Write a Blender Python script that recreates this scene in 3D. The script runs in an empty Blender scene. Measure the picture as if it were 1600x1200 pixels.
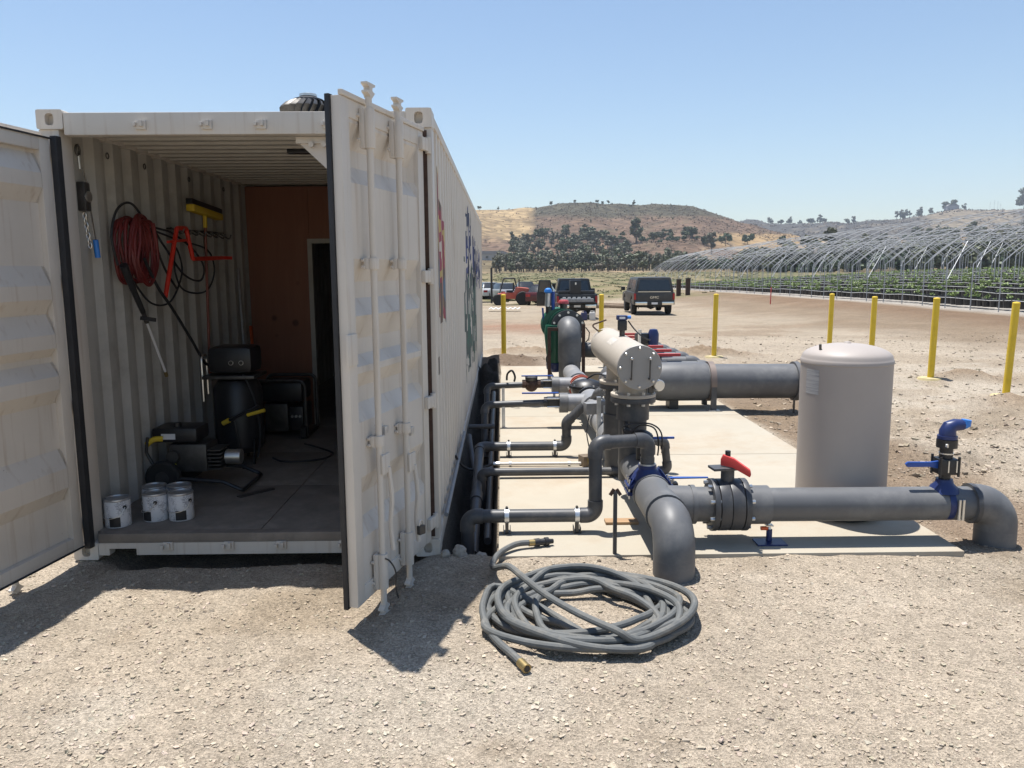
import bpy, bmesh, math, random
import numpy as np
from mathutils import Vector, Matrix
random.seed(7); rng = np.random.default_rng(7)
SC = bpy.context.scene
COL = SC.collection
R = math.radians
PI = math.pi

# ------------------------------------------------------------------ camera, world, sun
yaw, pit, rol = R(0.64), math.atan(179/1250), R(0.4)
fw = Vector((math.sin(yaw)*math.cos(pit), math.cos(yaw)*math.cos(pit), -math.sin(pit)))
r0 = Vector((math.cos(yaw), -math.sin(yaw), 0)); u0 = r0.cross(fw)
rv = r0*math.cos(rol) - u0*math.sin(rol); uv = u0*math.cos(rol) + r0*math.sin(rol)
cd = bpy.data.cameras.new('camera'); cam = bpy.data.objects.new('camera', cd); COL.objects.link(cam)
cd.sensor_width = 36; cd.lens = 1250/1600*36; cd.clip_start = 0.05; cd.clip_end = 9000
M = Matrix((rv, uv, -fw)).transposed().to_4x4(); M.translation = (0, 0, 1.9)
cam.matrix_world = M
SC.camera = cam

S = Vector((-0.36, 0.49, 2.77)).normalized()
SUN_EL = math.asin(S.z); SUN_AZ = math.atan2(S.x, S.y)
w = bpy.data.worlds.new('World'); SC.world = w; w.use_nodes = True
wt = w.node_tree
sky = wt.nodes.new('ShaderNodeTexSky'); sky.sky_type = 'NISHITA'; sky.sun_disc = False
sky.sun_elevation = SUN_EL; sky.sun_rotation = SUN_AZ % (2*PI)
sky.air_density = 1.15; sky.dust_density = 0.5; sky.ozone_density = 3.0; sky.altitude = 50
bg = wt.nodes['Background']; bg.inputs['Strength'].default_value = 0.09
wt.links.new(sky.outputs[0], bg.inputs['Color'])
sd = bpy.data.lights.new('sun', 'SUN'); sd.energy = 4.6; sd.angle = R(0.53); sd.color = (1, 0.965, 0.915)
sun = bpy.data.objects.new('sun', sd); COL.objects.link(sun)
sun.rotation_euler = S.to_track_quat('Z', 'Y').to_euler(); sun.location = (0, 0, 40)
vs = SC.view_settings
vs.view_transform = 'Standard'; vs.look = 'None'; vs.exposure = 0.72; vs.gamma = 1.0
SC.render.engine = 'CYCLES'
SC.cycles.use_denoising = True
SC.cycles.max_bounces = 8; SC.cycles.diffuse_bounces = 5
SC.cycles.sample_clamp_indirect = 8

# ------------------------------------------------------------------ materials
MATS = {}
def mat(name, col, rough=0.6, metal=0.0, var=0.12, scale=5.0, bump=0.0, bscale=60.0, dirt=None, dscale=3.0, damt=0.5, spec=0.5, emit=None, trans=0.0):
    if name in MATS: return MATS[name]
    m = bpy.data.materials.new(name); m.use_nodes = True
    nt = m.node_tree; b = nt.nodes['Principled BSDF']; L = nt.links.new
    b.inputs['Roughness'].default_value = rough; b.inputs['Metallic'].default_value = metal
    b.inputs['Specular IOR Level'].default_value = spec
    tc = nt.nodes.new('ShaderNodeTexCoord')
    n = nt.nodes.new('ShaderNodeTexNoise'); n.inputs['Scale'].default_value = scale; n.inputs['Detail'].default_value = 6; n.inputs['Roughness'].default_value = 0.65
    L(tc.outputs['Object'], n.inputs['Vector'])
    mx = nt.nodes.new('ShaderNodeMix'); mx.data_type = 'RGBA'
    c = Vector(col)
    mx.inputs['A'].default_value = (*[max(0, x*(1-var)) for x in c], 1)
    mx.inputs['B'].default_value = (*[min(1, x*(1+var)) for x in c], 1)
    rp = nt.nodes.new('ShaderNodeMapRange'); rp.inputs[1].default_value = 0.3; rp.inputs[2].default_value = 0.7
    L(n.outputs['Fac'], rp.inputs[0]); L(rp.outputs[0], mx.inputs['Factor'])
    out = mx.outputs['Result']
    if dirt:
        n2 = nt.nodes.new('ShaderNodeTexNoise'); n2.inputs['Scale'].default_value = dscale; n2.inputs['Detail'].default_value = 9; n2.inputs['Roughness'].default_value = 0.72
        L(tc.outputs['Object'], n2.inputs['Vector'])
        r2 = nt.nodes.new('ShaderNodeMapRange'); r2.inputs[1].default_value = 0.5; r2.inputs[2].default_value = 0.75; r2.inputs[4].default_value = damt
        L(n2.outputs['Fac'], r2.inputs[0])
        m2 = nt.nodes.new('ShaderNodeMix'); m2.data_type = 'RGBA'; m2.inputs['B'].default_value = (*dirt, 1)
        L(r2.outputs[0], m2.inputs['Factor']); L(out, m2.inputs['A']); out = m2.outputs['Result']
        r3 = nt.nodes.new('ShaderNodeMapRange'); r3.inputs[3].default_value = rough; r3.inputs[4].default_value = min(1, rough+0.3)
        L(n2.outputs['Fac'], r3.inputs[0]); L(r3.outputs[0], b.inputs['Roughness'])
    L(out, b.inputs['Base Color'])
    if bump:
        n3 = nt.nodes.new('ShaderNodeTexNoise'); n3.inputs['Scale'].default_value = bscale; n3.inputs['Detail'].default_value = 5
        L(tc.outputs['Object'], n3.inputs['Vector'])
        bp = nt.nodes.new('ShaderNodeBump'); bp.inputs['Strength'].default_value = bump; bp.inputs['Distance'].default_value = 0.01
        L(n3.outputs['Fac'], bp.inputs['Height']); L(bp.outputs[0], b.inputs['Normal'])
    if trans: b.inputs['Transmission Weight'].default_value = trans
    MATS[name] = m
    return m

def container_paint():
    m = mat('container_paint', (0.61, 0.555, 0.485), 0.5, var=0.045, scale=2.2, bump=0.12, bscale=14, spec=0.35)
    nt = m.node_tree; b = nt.nodes['Principled BSDF']; L = nt.links.new
    src = b.inputs['Base Color'].links[0].from_socket
    tc = nt.nodes.new('ShaderNodeTexCoord')
    # vertical streaks of grime
    mp = nt.nodes.new('ShaderNodeMapping'); mp.inputs['Scale'].default_value = (22, 22, 1.3)
    n = nt.nodes.new('ShaderNodeTexNoise'); n.inputs['Scale'].default_value = 1; n.inputs['Detail'].default_value = 7
    L(tc.outputs['Object'], mp.inputs['Vector']); L(mp.outputs[0], n.inputs['Vector'])
    r1 = nt.nodes.new('ShaderNodeMapRange'); r1.inputs[1].default_value = 0.55; r1.inputs[2].default_value = 0.8; r1.inputs[4].default_value = 0.5
    L(n.outputs['Fac'], r1.inputs[0])
    m1 = nt.nodes.new('ShaderNodeMix'); m1.data_type = 'RGBA'; m1.inputs['B'].default_value = (0.36, 0.25, 0.16, 1)
    L(r1.outputs[0], m1.inputs['Factor']); L(src, m1.inputs['A'])
    # rust spots
    n2 = nt.nodes.new('ShaderNodeTexNoise'); n2.inputs['Scale'].default_value = 13; n2.inputs['Detail'].default_value = 8; n2.inputs['Roughness'].default_value = 0.75
    L(tc.outputs['Object'], n2.inputs['Vector'])
    r2 = nt.nodes.new('ShaderNodeMapRange'); r2.inputs[1].default_value = 0.67; r2.inputs[2].default_value = 0.73
    L(n2.outputs['Fac'], r2.inputs[0])
    m2 = nt.nodes.new('ShaderNodeMix'); m2.data_type = 'RGBA'; m2.inputs['B'].default_value = (0.16, 0.08, 0.045, 1)
    L(r2.outputs[0], m2.inputs['Factor']); L(m1.outputs['Result'], m2.inputs['A'])
    L(m2.outputs['Result'], b.inputs['Base Color'])
    return m
def plywood(name, c1, c2):
    m = bpy.data.materials.new(name); m.use_nodes = True; MATS[name] = m
    nt = m.node_tree; b = nt.nodes['Principled BSDF']; L = nt.links.new; b.inputs['Roughness'].default_value = 0.75
    tc = nt.nodes.new('ShaderNodeTexCoord'); mp = nt.nodes.new('ShaderNodeMapping'); mp.inputs['Scale'].default_value = (9, 9, 0.9)
    n = nt.nodes.new('ShaderNodeTexNoise'); n.inputs['Scale'].default_value = 2.0; n.inputs['Detail'].default_value = 8; n.inputs['Distortion'].default_value = 0.8
    L(tc.outputs['Object'], mp.inputs['Vector']); L(mp.outputs[0], n.inputs['Vector'])
    mx = nt.nodes.new('ShaderNodeMix'); mx.data_type = 'RGBA'; mx.inputs['A'].default_value = (*c1, 1); mx.inputs['B'].default_value = (*c2, 1)
    L(n.outputs['Fac'], mx.inputs['Factor'])
    v = nt.nodes.new('ShaderNodeTexVoronoi'); v.inputs['Scale'].default_value = 3.2
    L(tc.outputs['Object'], v.inputs['Vector'])
    rp = nt.nodes.new('ShaderNodeMapRange'); rp.inputs[1].default_value = 0.1; rp.inputs[2].default_value = 0.16; rp.inputs[3].default_value = 0.75; rp.inputs[4].default_value = 0
    L(v.outputs['Distance'], rp.inputs[0])
    m2 = nt.nodes.new('ShaderNodeMix'); m2.data_type = 'RGBA'; m2.inputs['B'].default_value = (c1[0]*0.35, c1[1]*0.3, c1[2]*0.3, 1)
    L(rp.outputs[0], m2.inputs['Factor']); L(mx.outputs['Result'], m2.inputs['A']); L(m2.outputs['Result'], b.inputs['Base Color'])
    return m

PAINT = container_paint()
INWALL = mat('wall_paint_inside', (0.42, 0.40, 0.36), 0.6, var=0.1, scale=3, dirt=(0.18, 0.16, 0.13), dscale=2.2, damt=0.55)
ROOFM = mat('ceiling_paint', (0.52, 0.49, 0.43), 0.6, var=0.08)
PLY = plywood('plywood_red', (0.215, 0.085, 0.05), (0.29, 0.125, 0.072))
FLOORM = mat('floor_wood', (0.2, 0.17, 0.14), 0.7, var=0.2, scale=4, dirt=(0.36, 0.32, 0.27), dscale=5, damt=0.5)
RUBBER = mat('black_rubber', (0.022, 0.022, 0.024), 0.65, var=0.3)
BLACK = mat('black_plastic', (0.018, 0.018, 0.02), 0.42, var=0.3)
DSTEEL = mat('dark_steel', (0.09, 0.085, 0.08), 0.45, 0.6, var=0.3, scale=12)
RUSTY = mat('rusty_steel', (0.075, 0.042, 0.03), 0.75, 0.2, var=0.35, scale=14)
GALV = mat('galvanised_steel', (0.62, 0.63, 0.64), 0.38, 0.85, var=0.12, scale=18)
ZINC = mat('zinc_bolt', (0.7, 0.69, 0.66), 0.33, 0.9, var=0.1)
PVC = mat('grey_pvc', (0.112, 0.114, 0.118), 0.36, var=0.09, scale=3, dirt=(0.23, 0.225, 0.215), dscale=3, damt=0.55, bump=0.03, bscale=30)
PVCL = mat('light_grey_pvc', (0.22, 0.225, 0.235), 0.36, var=0.09, scale=3, dirt=(0.42, 0.38, 0.33), dscale=5, damt=0.45)
PVCD = mat('dark_grey_pvc', (0.055, 0.057, 0.062), 0.3, var=0.1, scale=4, dirt=(0.28, 0.25, 0.21), dscale=5, damt=0.3)
BEIGE = mat('beige_enamel', (0.43, 0.385, 0.325), 0.42, var=0.05, scale=3, dirt=(0.4, 0.34, 0.27), dscale=4, damt=0.25)
TANKM = mat('tank_taupe', (0.375, 0.332, 0.30), 0.4, var=0.04, scale=2, dirt=(0.42, 0.36, 0.3), dscale=3, damt=0.22)
BLUE = mat('blue_plastic', (0.02, 0.075, 0.33), 0.4, var=0.1)
BLUED = mat('blue_epoxy', (0.016, 0.03, 0.115), 0.4, var=0.15)
BLUEL = mat('bright_blue', (0.03, 0.2, 0.62), 0.4, var=0.1)
REDP = mat('red_plastic', (0.55, 0.055, 0.05), 0.45, var=0.1)
REDD = mat('red_hose', (0.15, 0.016, 0.015), 0.5, var=0.2)
REDP2 = mat('bright_red_paint', (0.72, 0.04, 0.02), 0.4, var=0.1)
YEL = mat('yellow_paint', (0.72, 0.50, 0.03), 0.5, var=0.1, scale=6, dirt=(0.42, 0.32, 0.12), dscale=6, damt=0.5)
ORANGE = mat('orange_paint', (0.62, 0.10, 0.02), 0.5)
GREEN = mat('green_enamel', (0.012, 0.105, 0.062), 0.38, var=0.15)
WHITE = mat('white_label', (0.72, 0.72, 0.72), 0.55, var=0.05)
HOSEM = mat('grey_hose', (0.105, 0.11, 0.108), 0.55, var=0.15, scale=9, dirt=(0.3, 0.27, 0.22), dscale=7, damt=0.5)
BRASS = mat('brass', (0.34, 0.26, 0.12), 0.45, 0.8, var=0.2)
CONC = mat('concrete', (0.385, 0.345, 0.275), 0.85, var=0.07, scale=0.9, bump=0.15, bscale=55, dirt=(0.33, 0.235, 0.15), dscale=0.8, damt=0.7)
TIN = mat('tin_lid', (0.42, 0.42, 0.43), 0.35, 0.7, var=0.15)
GLASS = mat('dark_glass', (0.02, 0.024, 0.028), 0.08, var=0.05, spec=0.8)
TYRE = mat('tyre', (0.02, 0.019, 0.018), 0.8, var=0.3)
CHROME = mat('chrome', (0.7, 0.68, 0.65), 0.2, 1.0, var=0.05)

# ------------------------------------------------------------------ mesh helpers
def frame(d):
    d = Vector(d).normalized()
    a = Vector((0, 0, 1)) if abs(d.z) < 0.9 else Vector((1, 0, 0))
    x = a.cross(d).normalized(); return x, d.cross(x), d
def spline(pts, k=8, closed=False):
    P = [Vector(p) for p in pts]; n = len(P); out = []
    rg = range(n if closed else n-1)
    for i in rg:
        if closed: a, b, c, d = P[(i-1) % n], P[i], P[(i+1) % n], P[(i+2) % n]
        else: a, b, c, d = P[max(i-1, 0)], P[i], P[i+1], P[min(i+2, n-1)]
        for j in range(k):
            t = j/k
            out.append(0.5*((2*b)+(c-a)*t+(2*a-5*b+4*c-d)*t*t+(3*b-a-3*c+d)*t**3))
    if not closed: out.append(P[-1])
    return out
def arc3(a, b, c, rad, n=8):
    a, b, c = Vector(a), Vector(b), Vector(c)
    d1 = (a-b).normalized(); d2 = (c-b).normalized()
    ang = d1.angle(d2); t = rad/math.tan(ang/2)
    p1 = b+d1*t; p2 = b+d2*t
    cen = b+(d1+d2).normalized()*(rad/math.sin(ang/2))
    out = []
    for i in range(n+1):
        f = i/n; v = (p1-cen)*(1-f)+(p2-cen)*f
        w1 = (p1-cen).normalized().slerp((p2-cen).normalized(), f)
        out.append(cen+w1*rad)
    return out
def fillet(pts, rad, n=7):
    P = [Vector(p) for p in pts]; out = [P[0]]
    for i in range(1, len(P)-1): out += arc3(P[i-1], P[i], P[i+1], rad, n)
    out.append(P[-1]); return out

class MB:
    def __init__(s): s.v = []; s.f = []
    def add(s, vs, fs):
        o = len(s.v); s.v += [tuple(v) for v in vs]; s.f += [tuple(i+o for i in f) for f in fs]; return s
    def box(s, c, size, rz=0, m=None):
        h = Vector(size)/2; rot = m if m is not None else Matrix.Rotation(rz, 3, 'Z'); c = Vector(c)
        vs = [c+rot @ Vector((x*h.x, y*h.y, z*h.z)) for x, y, z in ((-1,-1,-1),(1,-1,-1),(1,1,-1),(-1,1,-1),(-1,-1,1),(1,-1,1),(1,1,1),(-1,1,1))]
        return s.add(vs, [(0,3,2,1),(4,5,6,7),(0,1,5,4),(1,2,6,5),(2,3,7,6),(3,0,4,7)])
    def b2(s, a, b):   # box from two corners
        a = Vector(a); b = Vector(b); return s.box((a+b)/2, [abs(x) for x in (b-a)])
    def bar(s, p0, p1, w, t=None):
        p0 = Vector(p0); p1 = Vector(p1); x, y, d = frame(p1-p0); t = t or w
        return s.box((p0+p1)/2, (w, t, (p1-p0).length), m=Matrix((x, y, d)).transposed())
    def cyl(s, p0, p1, ra, rb=None, n=16, caps=True):
        p0 = Vector(p0); p1 = Vector(p1); rb = ra if rb is None else rb; x, y, d = frame(p1-p0)
        vs = []
        for p, r in ((p0, ra), (p1, rb)):
            vs += [p+(x*math.cos(2*PI*i/n)+y*math.sin(2*PI*i/n))*r for i in range(n)]
        fs = [(i, (i+1) % n, n+(i+1) % n, n+i) for i in range(n)]
        if caps: fs += [tuple(range(n-1, -1, -1)), tuple(range(n, 2*n))]
        return s.add(vs, fs)
    def tube(s, pts, r, n=10, caps=True, closed=False):
        P = [Vector(p) for p in pts]; N = len(P); x = None; vs = []
        for i, p in enumerate(P):
            a = P[(i-1) % N] if closed else P[max(i-1, 0)]; b = P[(i+1) % N] if closed else P[min(i+1, N-1)]
            d = (b-a).normalized()
            if x is None: x = frame(d)[0]
            x = (x-d*x.dot(d)); x = x.normalized() if x.length > 1e-6 else frame(d)[0]
            y = d.cross(x); rr = r[i] if isinstance(r, (list, tuple)) else r
            vs += [p+(x*math.cos(2*PI*k/n)+y*math.sin(2*PI*k/n))*rr for k in range(n)]
        fs = [(i*n+k, i*n+(k+1) % n, (i+1)*n+(k+1) % n, (i+1)*n+k) for i in range(N-1) for k in range(n)]
        if closed: fs += [((N-1)*n+k, (N-1)*n+(k+1) % n, (k+1) % n, k) for k in range(n)]
        elif caps: fs += [tuple(range(n-1, -1, -1)), tuple((N-1)*n+k for k in range(n))]
        return s.add(vs, fs)
    def lathe(s, prof, c, n=24, axis=(0, 0, 1)):
        x, y, d = frame(axis); c = Vector(c); vs = []
        for r, z in prof: vs += [c+d*z+(x*math.cos(2*PI*k/n)+y*math.sin(2*PI*k/n))*max(r, 1e-4) for k in range(n)]
        m = len(prof)
        fs = [(i*n+k, i*n+(k+1) % n, (i+1)*n+(k+1) % n, (i+1)*n+k) for i in range(m-1) for k in range(n)]
        fs += [tuple(range(n-1, -1, -1)), tuple((m-1)*n+k for k in range(n))]
        return s.add(vs, fs)
    def prism(s, poly, fn, a, b):   # poly (p,q) mapped by fn(p,q,h)
        n = len(poly)
        vs = [fn(p, q, a) for p, q in poly]+[fn(p, q, b) for p, q in poly]
        return s.add(vs, [tuple(range(n-1, -1, -1)), tuple(range(n, 2*n))]+[(i, (i+1) % n, n+(i+1) % n, n+i) for i in range(n)])
    def ball(s, c, r, n=12, m=8, sc=(1, 1, 1)):
        c = Vector(c); vs = [c+Vector((0, 0, -r*sc[2]))]
        for j in range(1, m):
            t = -PI/2+PI*j/m
            vs += [c+Vector((math.cos(t)*math.cos(2*PI*k/n)*r*sc[0], math.cos(t)*math.sin(2*PI*k/n)*r*sc[1], math.sin(t)*r*sc[2])) for k in range(n)]
        vs.append(c+Vector((0, 0, r*sc[2])))
        fs = [(0, 1+(k+1) % n, 1+k) for k in range(n)]
        for j in range(m-2): fs += [(1+j*n+k, 1+j*n+(k+1) % n, 1+(j+1)*n+(k+1) % n, 1+(j+1)*n+k) for k in range(n)]
        e = len(vs)-1; fs += [(e, 1+(m-2)*n+k, 1+(m-2)*n+(k+1) % n) for k in range(n)]
        return s.add(vs, fs)
    def mesh(s, name, material, bevel=0, angle=35):
        me = bpy.data.meshes.new(name)
        me.from_pydata(s.v, [], s.f)
        bm = bmesh.new(); bm.from_mesh(me); bmesh.ops.recalc_face_normals(bm, faces=bm.faces)
        if bevel:
            es = [e for e in bm.edges if len(e.link_faces) == 2 and e.calc_face_angle(0) > R(25)]
            bmesh.ops.bevel(bm, geom=es, offset=bevel, segments=2, affect='EDGES', profile=0.6, clamp_overlap=True)
        bm.to_mesh(me); bm.free()
        for p in me.polygons: p.use_smooth = True
        me.set_sharp_from_angle(angle=R(angle))
        if isinstance(material, (list, tuple)):
            for q in material: me.materials.append(q)
        else: me.materials.append(material)
        return me
    def build(s, name, material, parent=None, bevel=0, angle=35, label=None):
        vs = np.array(s.v); c = (vs.min(0)+vs.max(0))/2
        s.v = [tuple(x) for x in vs-c]
        me = s.mesh(name, material, bevel, angle)
        o = bpy.data.objects.new(name, me); COL.objects.link(o)
        c = Vector(c); W[o.name] = c
        if parent is not None:
            o.parent = parent; o.location = c-W[parent.name]
        else: o.location = c
        if label: o['label'] = label
        return o
W = {}
def tag(o, label=None, cat=None, group=None, kind=None):
    if label: o['label'] = label
    if cat: o['category'] = cat
    if group: o['group'] = group
    if kind: o['kind'] = kind
    return o
def thing(name, label, cat, loc=(0, 0, 0), rz=0, group=None, local=False, kind=None):
    o = bpy.data.objects.new(name, None); COL.objects.link(o); o.empty_display_size = 0.1
    o.location = loc; o.rotation_euler = (0, 0, rz)
    W[o.name] = Vector((0, 0, 0)) if local else Vector(loc)
    return tag(o, label, cat, group, kind)
def kids(o): return list(o.children)
def copy_tree(o, parent=None):
    c = o.copy(); COL.objects.link(c); c.parent = parent
    for ch in kids(o): copy_tree(ch, c)
    return c
def bolts(b, c, axis, rad, n, size=0.012, ln=0.03, ph=0):
    x, y, d = frame(axis); c = Vector(c)
    for k in range(n):
        a = 2*PI*(k+ph)/n; p = c+(x*math.cos(a)+y*math.sin(a))*rad
        b.append((p-d*ln/2, p+d*ln/2, size))
# ------------------------------------------------------------------ terrain
_rt = np.random.default_rng(3).random((256, 256))
def vnoise(x, y):
    x = np.asarray(x, float); y = np.asarray(y, float)
    xi = np.floor(x).astype(int); yi = np.floor(y).astype(int); fx = x-xi; fy = y-yi
    fx = fx*fx*(3-2*fx); fy = fy*fy*(3-2*fy)
    g = lambda a, b: _rt[a & 255, b & 255]
    return (g(xi, yi)*(1-fx)+g(xi+1, yi)*fx)*(1-fy)+(g(xi, yi+1)*(1-fx)+g(xi+1, yi+1)*fx)*fy
def fbm(x, y, o=4):
    s = 0; a = 1; t = 0
    for k in range(o): s = s+a*vnoise(x*2**k+17.3*k, y*2**k+9.1*k); t += a; a *= 0.5
    return s/t-0.5
def sst(a, b, x):
    t = np.clip((np.asarray(x, float)-a)/(b-a), 0, 1); return t*t*(3-2*t)
def gz(x, y):
    x = np.asarray(x, float); y = np.asarray(y, float)
    base = np.interp(y, [-60, 20, 36, 60, 90, 130, 260], [0, 0, -0.35, -0.7, -0.5, -0.1, 0.6])
    z = base*(1-sst(8, 18, x)*(1-sst(90, 130, y)))
    z = z+np.clip(x-19.6, 0, 34)*0.05*(1-sst(110, 170, y))-0.010*np.clip(y-40, 0, 80)*sst(15, 19, x)*(1-sst(115, 170, y))
    z = z+0.10*sst(15.2, 16.8, x)*(1-sst(18.2, 19.4, x))*(1-sst(60, 90, y))
    near = 1-sst(25, 60, y)
    z = z+near*(0.06*fbm(x*0.5, y*0.5)+0.05*fbm(x*2.2, y*2.2)+0.022*fbm(x*9, y*9, 3))+(1-near)*0.25*fbm(x*0.06, y*0.06)
    rough = sst(3.25, 4.2, x)*(1-sst(9, 14, x))*sst(5.2, 6.2, y)*(1-sst(9.5, 12, y))
    z = z+rough*(0.16*fbm(x*1.6, y*1.6)+0.1*fbm(x*5, y*5))
    tr = sst(-0.47, -0.42, x)*(1-sst(-0.11, -0.05, x))*sst(5.16, 5.34, y)*(1-sst(15.0, 15.8, y))
    z = z-tr*(0.30+0.12*fbm(x*4, y*3))
    uc = sst(-2.75, -2.5, x)*(1-sst(-0.62, -0.5, x))*sst(4.98, 5.3, y)*(1-sst(17.3, 17.6, y))
    z = z-uc*0.13
    # spoil heap at the end of the trench and loose heaps by the posts
    for cx, cy, rx, ry, h in ((-0.22, 14.2, 0.32, 1.3, 0.62), (0.1, 16.6, 1.2, 0.6, 0.12), (7.75, 13.3, 0.75, 0.42, 0.17), (7.3, 10.9, 1.1, 0.4, 0.14), (9.0, 11.1, 0.9, 0.4, 0.18), (4.4, 17.5, 1.1, 0.4, 0.2), (5.6, 13.9, 0.5, 0.25, 0.1), (0.3, 18.2, 1.5, 0.5, 0.14)):
        d = ((x-cx)/rx)**2+((y-cy)/ry)**2
        z = z+h*np.exp(-d*1.6)*(1+1.1*fbm(x*5, y*5, 3))
    z = z+0.035*sst(4.3, 4.95, y)*(1-sst(5.3, 5.4, y))*sst(-0.08, 0.1, x)*(1-sst(2.2, 3.2, x))
    slab = sst(-0.1, -0.02, x)*(1-sst(2.9, 3.1, x))*sst(5.0, 5.12, y)*(1-sst(15.2, 15.4, y))
    z = z*(1-slab)+slab*(-0.05)
    return z
def axis_list(lo, hi, fa, fb, step, g):
    a = [fa]; d = step
    while a[-1] > lo: d *= g; a.append(a[-1]-d)
    c = list(np.arange(fa, fb, step)); b = [fb]; d = step
    while b[-1] < hi: d *= g; b.append(b[-1]+d)
    return np.array(a[:0:-1]+c+b)
def grid_obj(name, X, Y, Z, cols, material, kind='structure'):
    ny, nx = X.shape
    v = np.stack([X, Y, Z], -1).reshape(-1, 3)
    i = (np.arange(ny-1)[:, None]*nx+np.arange(nx-1)[None, :]).reshape(-1)
    f = np.stack([i, i+1, i+nx+1, i+nx], -1)
    me = bpy.data.meshes.new(name)
    me.vertices.add(len(v)); me.vertices.foreach_set('co', v.ravel())
    me.loops.add(f.size); me.loops.foreach_set('vertex_index', f.ravel().astype(np.int32))
    me.polygons.add(len(f)); me.polygons.foreach_set('loop_start', np.arange(0, f.size, 4, dtype=np.int32))
    me.polygons.foreach_set('use_smooth', np.ones(len(f), bool))
    me.update(calc_edges=True); me.validate()
    ca = me.color_attributes.new('zone', 'FLOAT_COLOR', 'POINT')
    ca.data.foreach_set('color', np.concatenate([cols.reshape(-1, 3), np.ones((len(v), 1))], 1).astype(np.float32).ravel())
    me.materials.append(material)
    o = bpy.data.objects.new(name, me); COL.objects.link(o); o['kind'] = kind
    return o
def soil_material(name, fine, mid, big, bump, bdist, speck=0.35, rough=0.95):
    m = bpy.data.materials.new(name); m.use_nodes = True
    nt = m.node_tree; b = nt.nodes['Principled BSDF']; L = nt.links.new
    b.inputs['Roughness'].default_value = rough; b.inputs['Specular IOR Level'].default_value = 0.15
    at = nt.nodes.new('ShaderNodeAttribute'); at.attribute_name = 'zone'
    tc = nt.nodes.new('ShaderNodeTexCoord')
    def noise(s, det=6, ro=0.65):
        n = nt.nodes.new('ShaderNodeTexNoise'); n.inputs['Scale'].default_value = s; n.inputs['Detail'].default_value = det; n.inputs['Roughness'].default_value = ro
        L(tc.outputs['Object'], n.inputs['Vector']); return n.outputs['Fac']
    def mul(col, fac, lo, hi, a=0.3, z=0.7):
        r = nt.nodes.new('ShaderNodeMapRange'); r.inputs[1].default_value = a; r.inputs[2].default_value = z; r.inputs[3].default_value = lo; r.inputs[4].default_value = hi
        L(fac, r.inputs[0])
        v = nt.nodes.new('ShaderNodeVectorMath'); v.operation = 'SCALE'; L(col, v.inputs[0]); L(r.outputs[0], v.inputs['Scale']); return v.outputs[0]
    c = mul(at.outputs['Color'], noise(big, 5), 0.86, 1.12)
    c = mul(c, noise(mid, 6), 0.84, 1.14)
    vo = nt.nodes.new('ShaderNodeTexVoronoi'); vo.inputs['Scale'].default_value = fine; L(tc.outputs['Object'], vo.inputs['Vector'])
    sx = nt.nodes.new('ShaderNodeSeparateColor'); L(vo.outputs['Color'], sx.inputs[0])
    c = mul(c, sx.outputs[0], 1-speck, 1+speck*0.8, 0, 1)
    L(c, b.inputs['Base Color'])
    ad = nt.nodes.new('ShaderNodeMath'); ad.operation = 'ADD'
    L(noise(fine*0.8, 4, 0.7), ad.inputs[0]); L(vo.outputs['Distance'], ad.inputs[1])
    bp = nt.nodes.new('ShaderNodeBump'); bp.inputs['Strength'].default_value = bump; bp.inputs['Distance'].default_value = bdist
    L(ad.outputs[0], bp.inputs['Height']); L(bp.outputs[0], b.inputs['Normal'])
    return m
SOIL = soil_material('soil_and_gravel', 110, 9, 0.7, 1.0, 0.009, 0.34)

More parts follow.
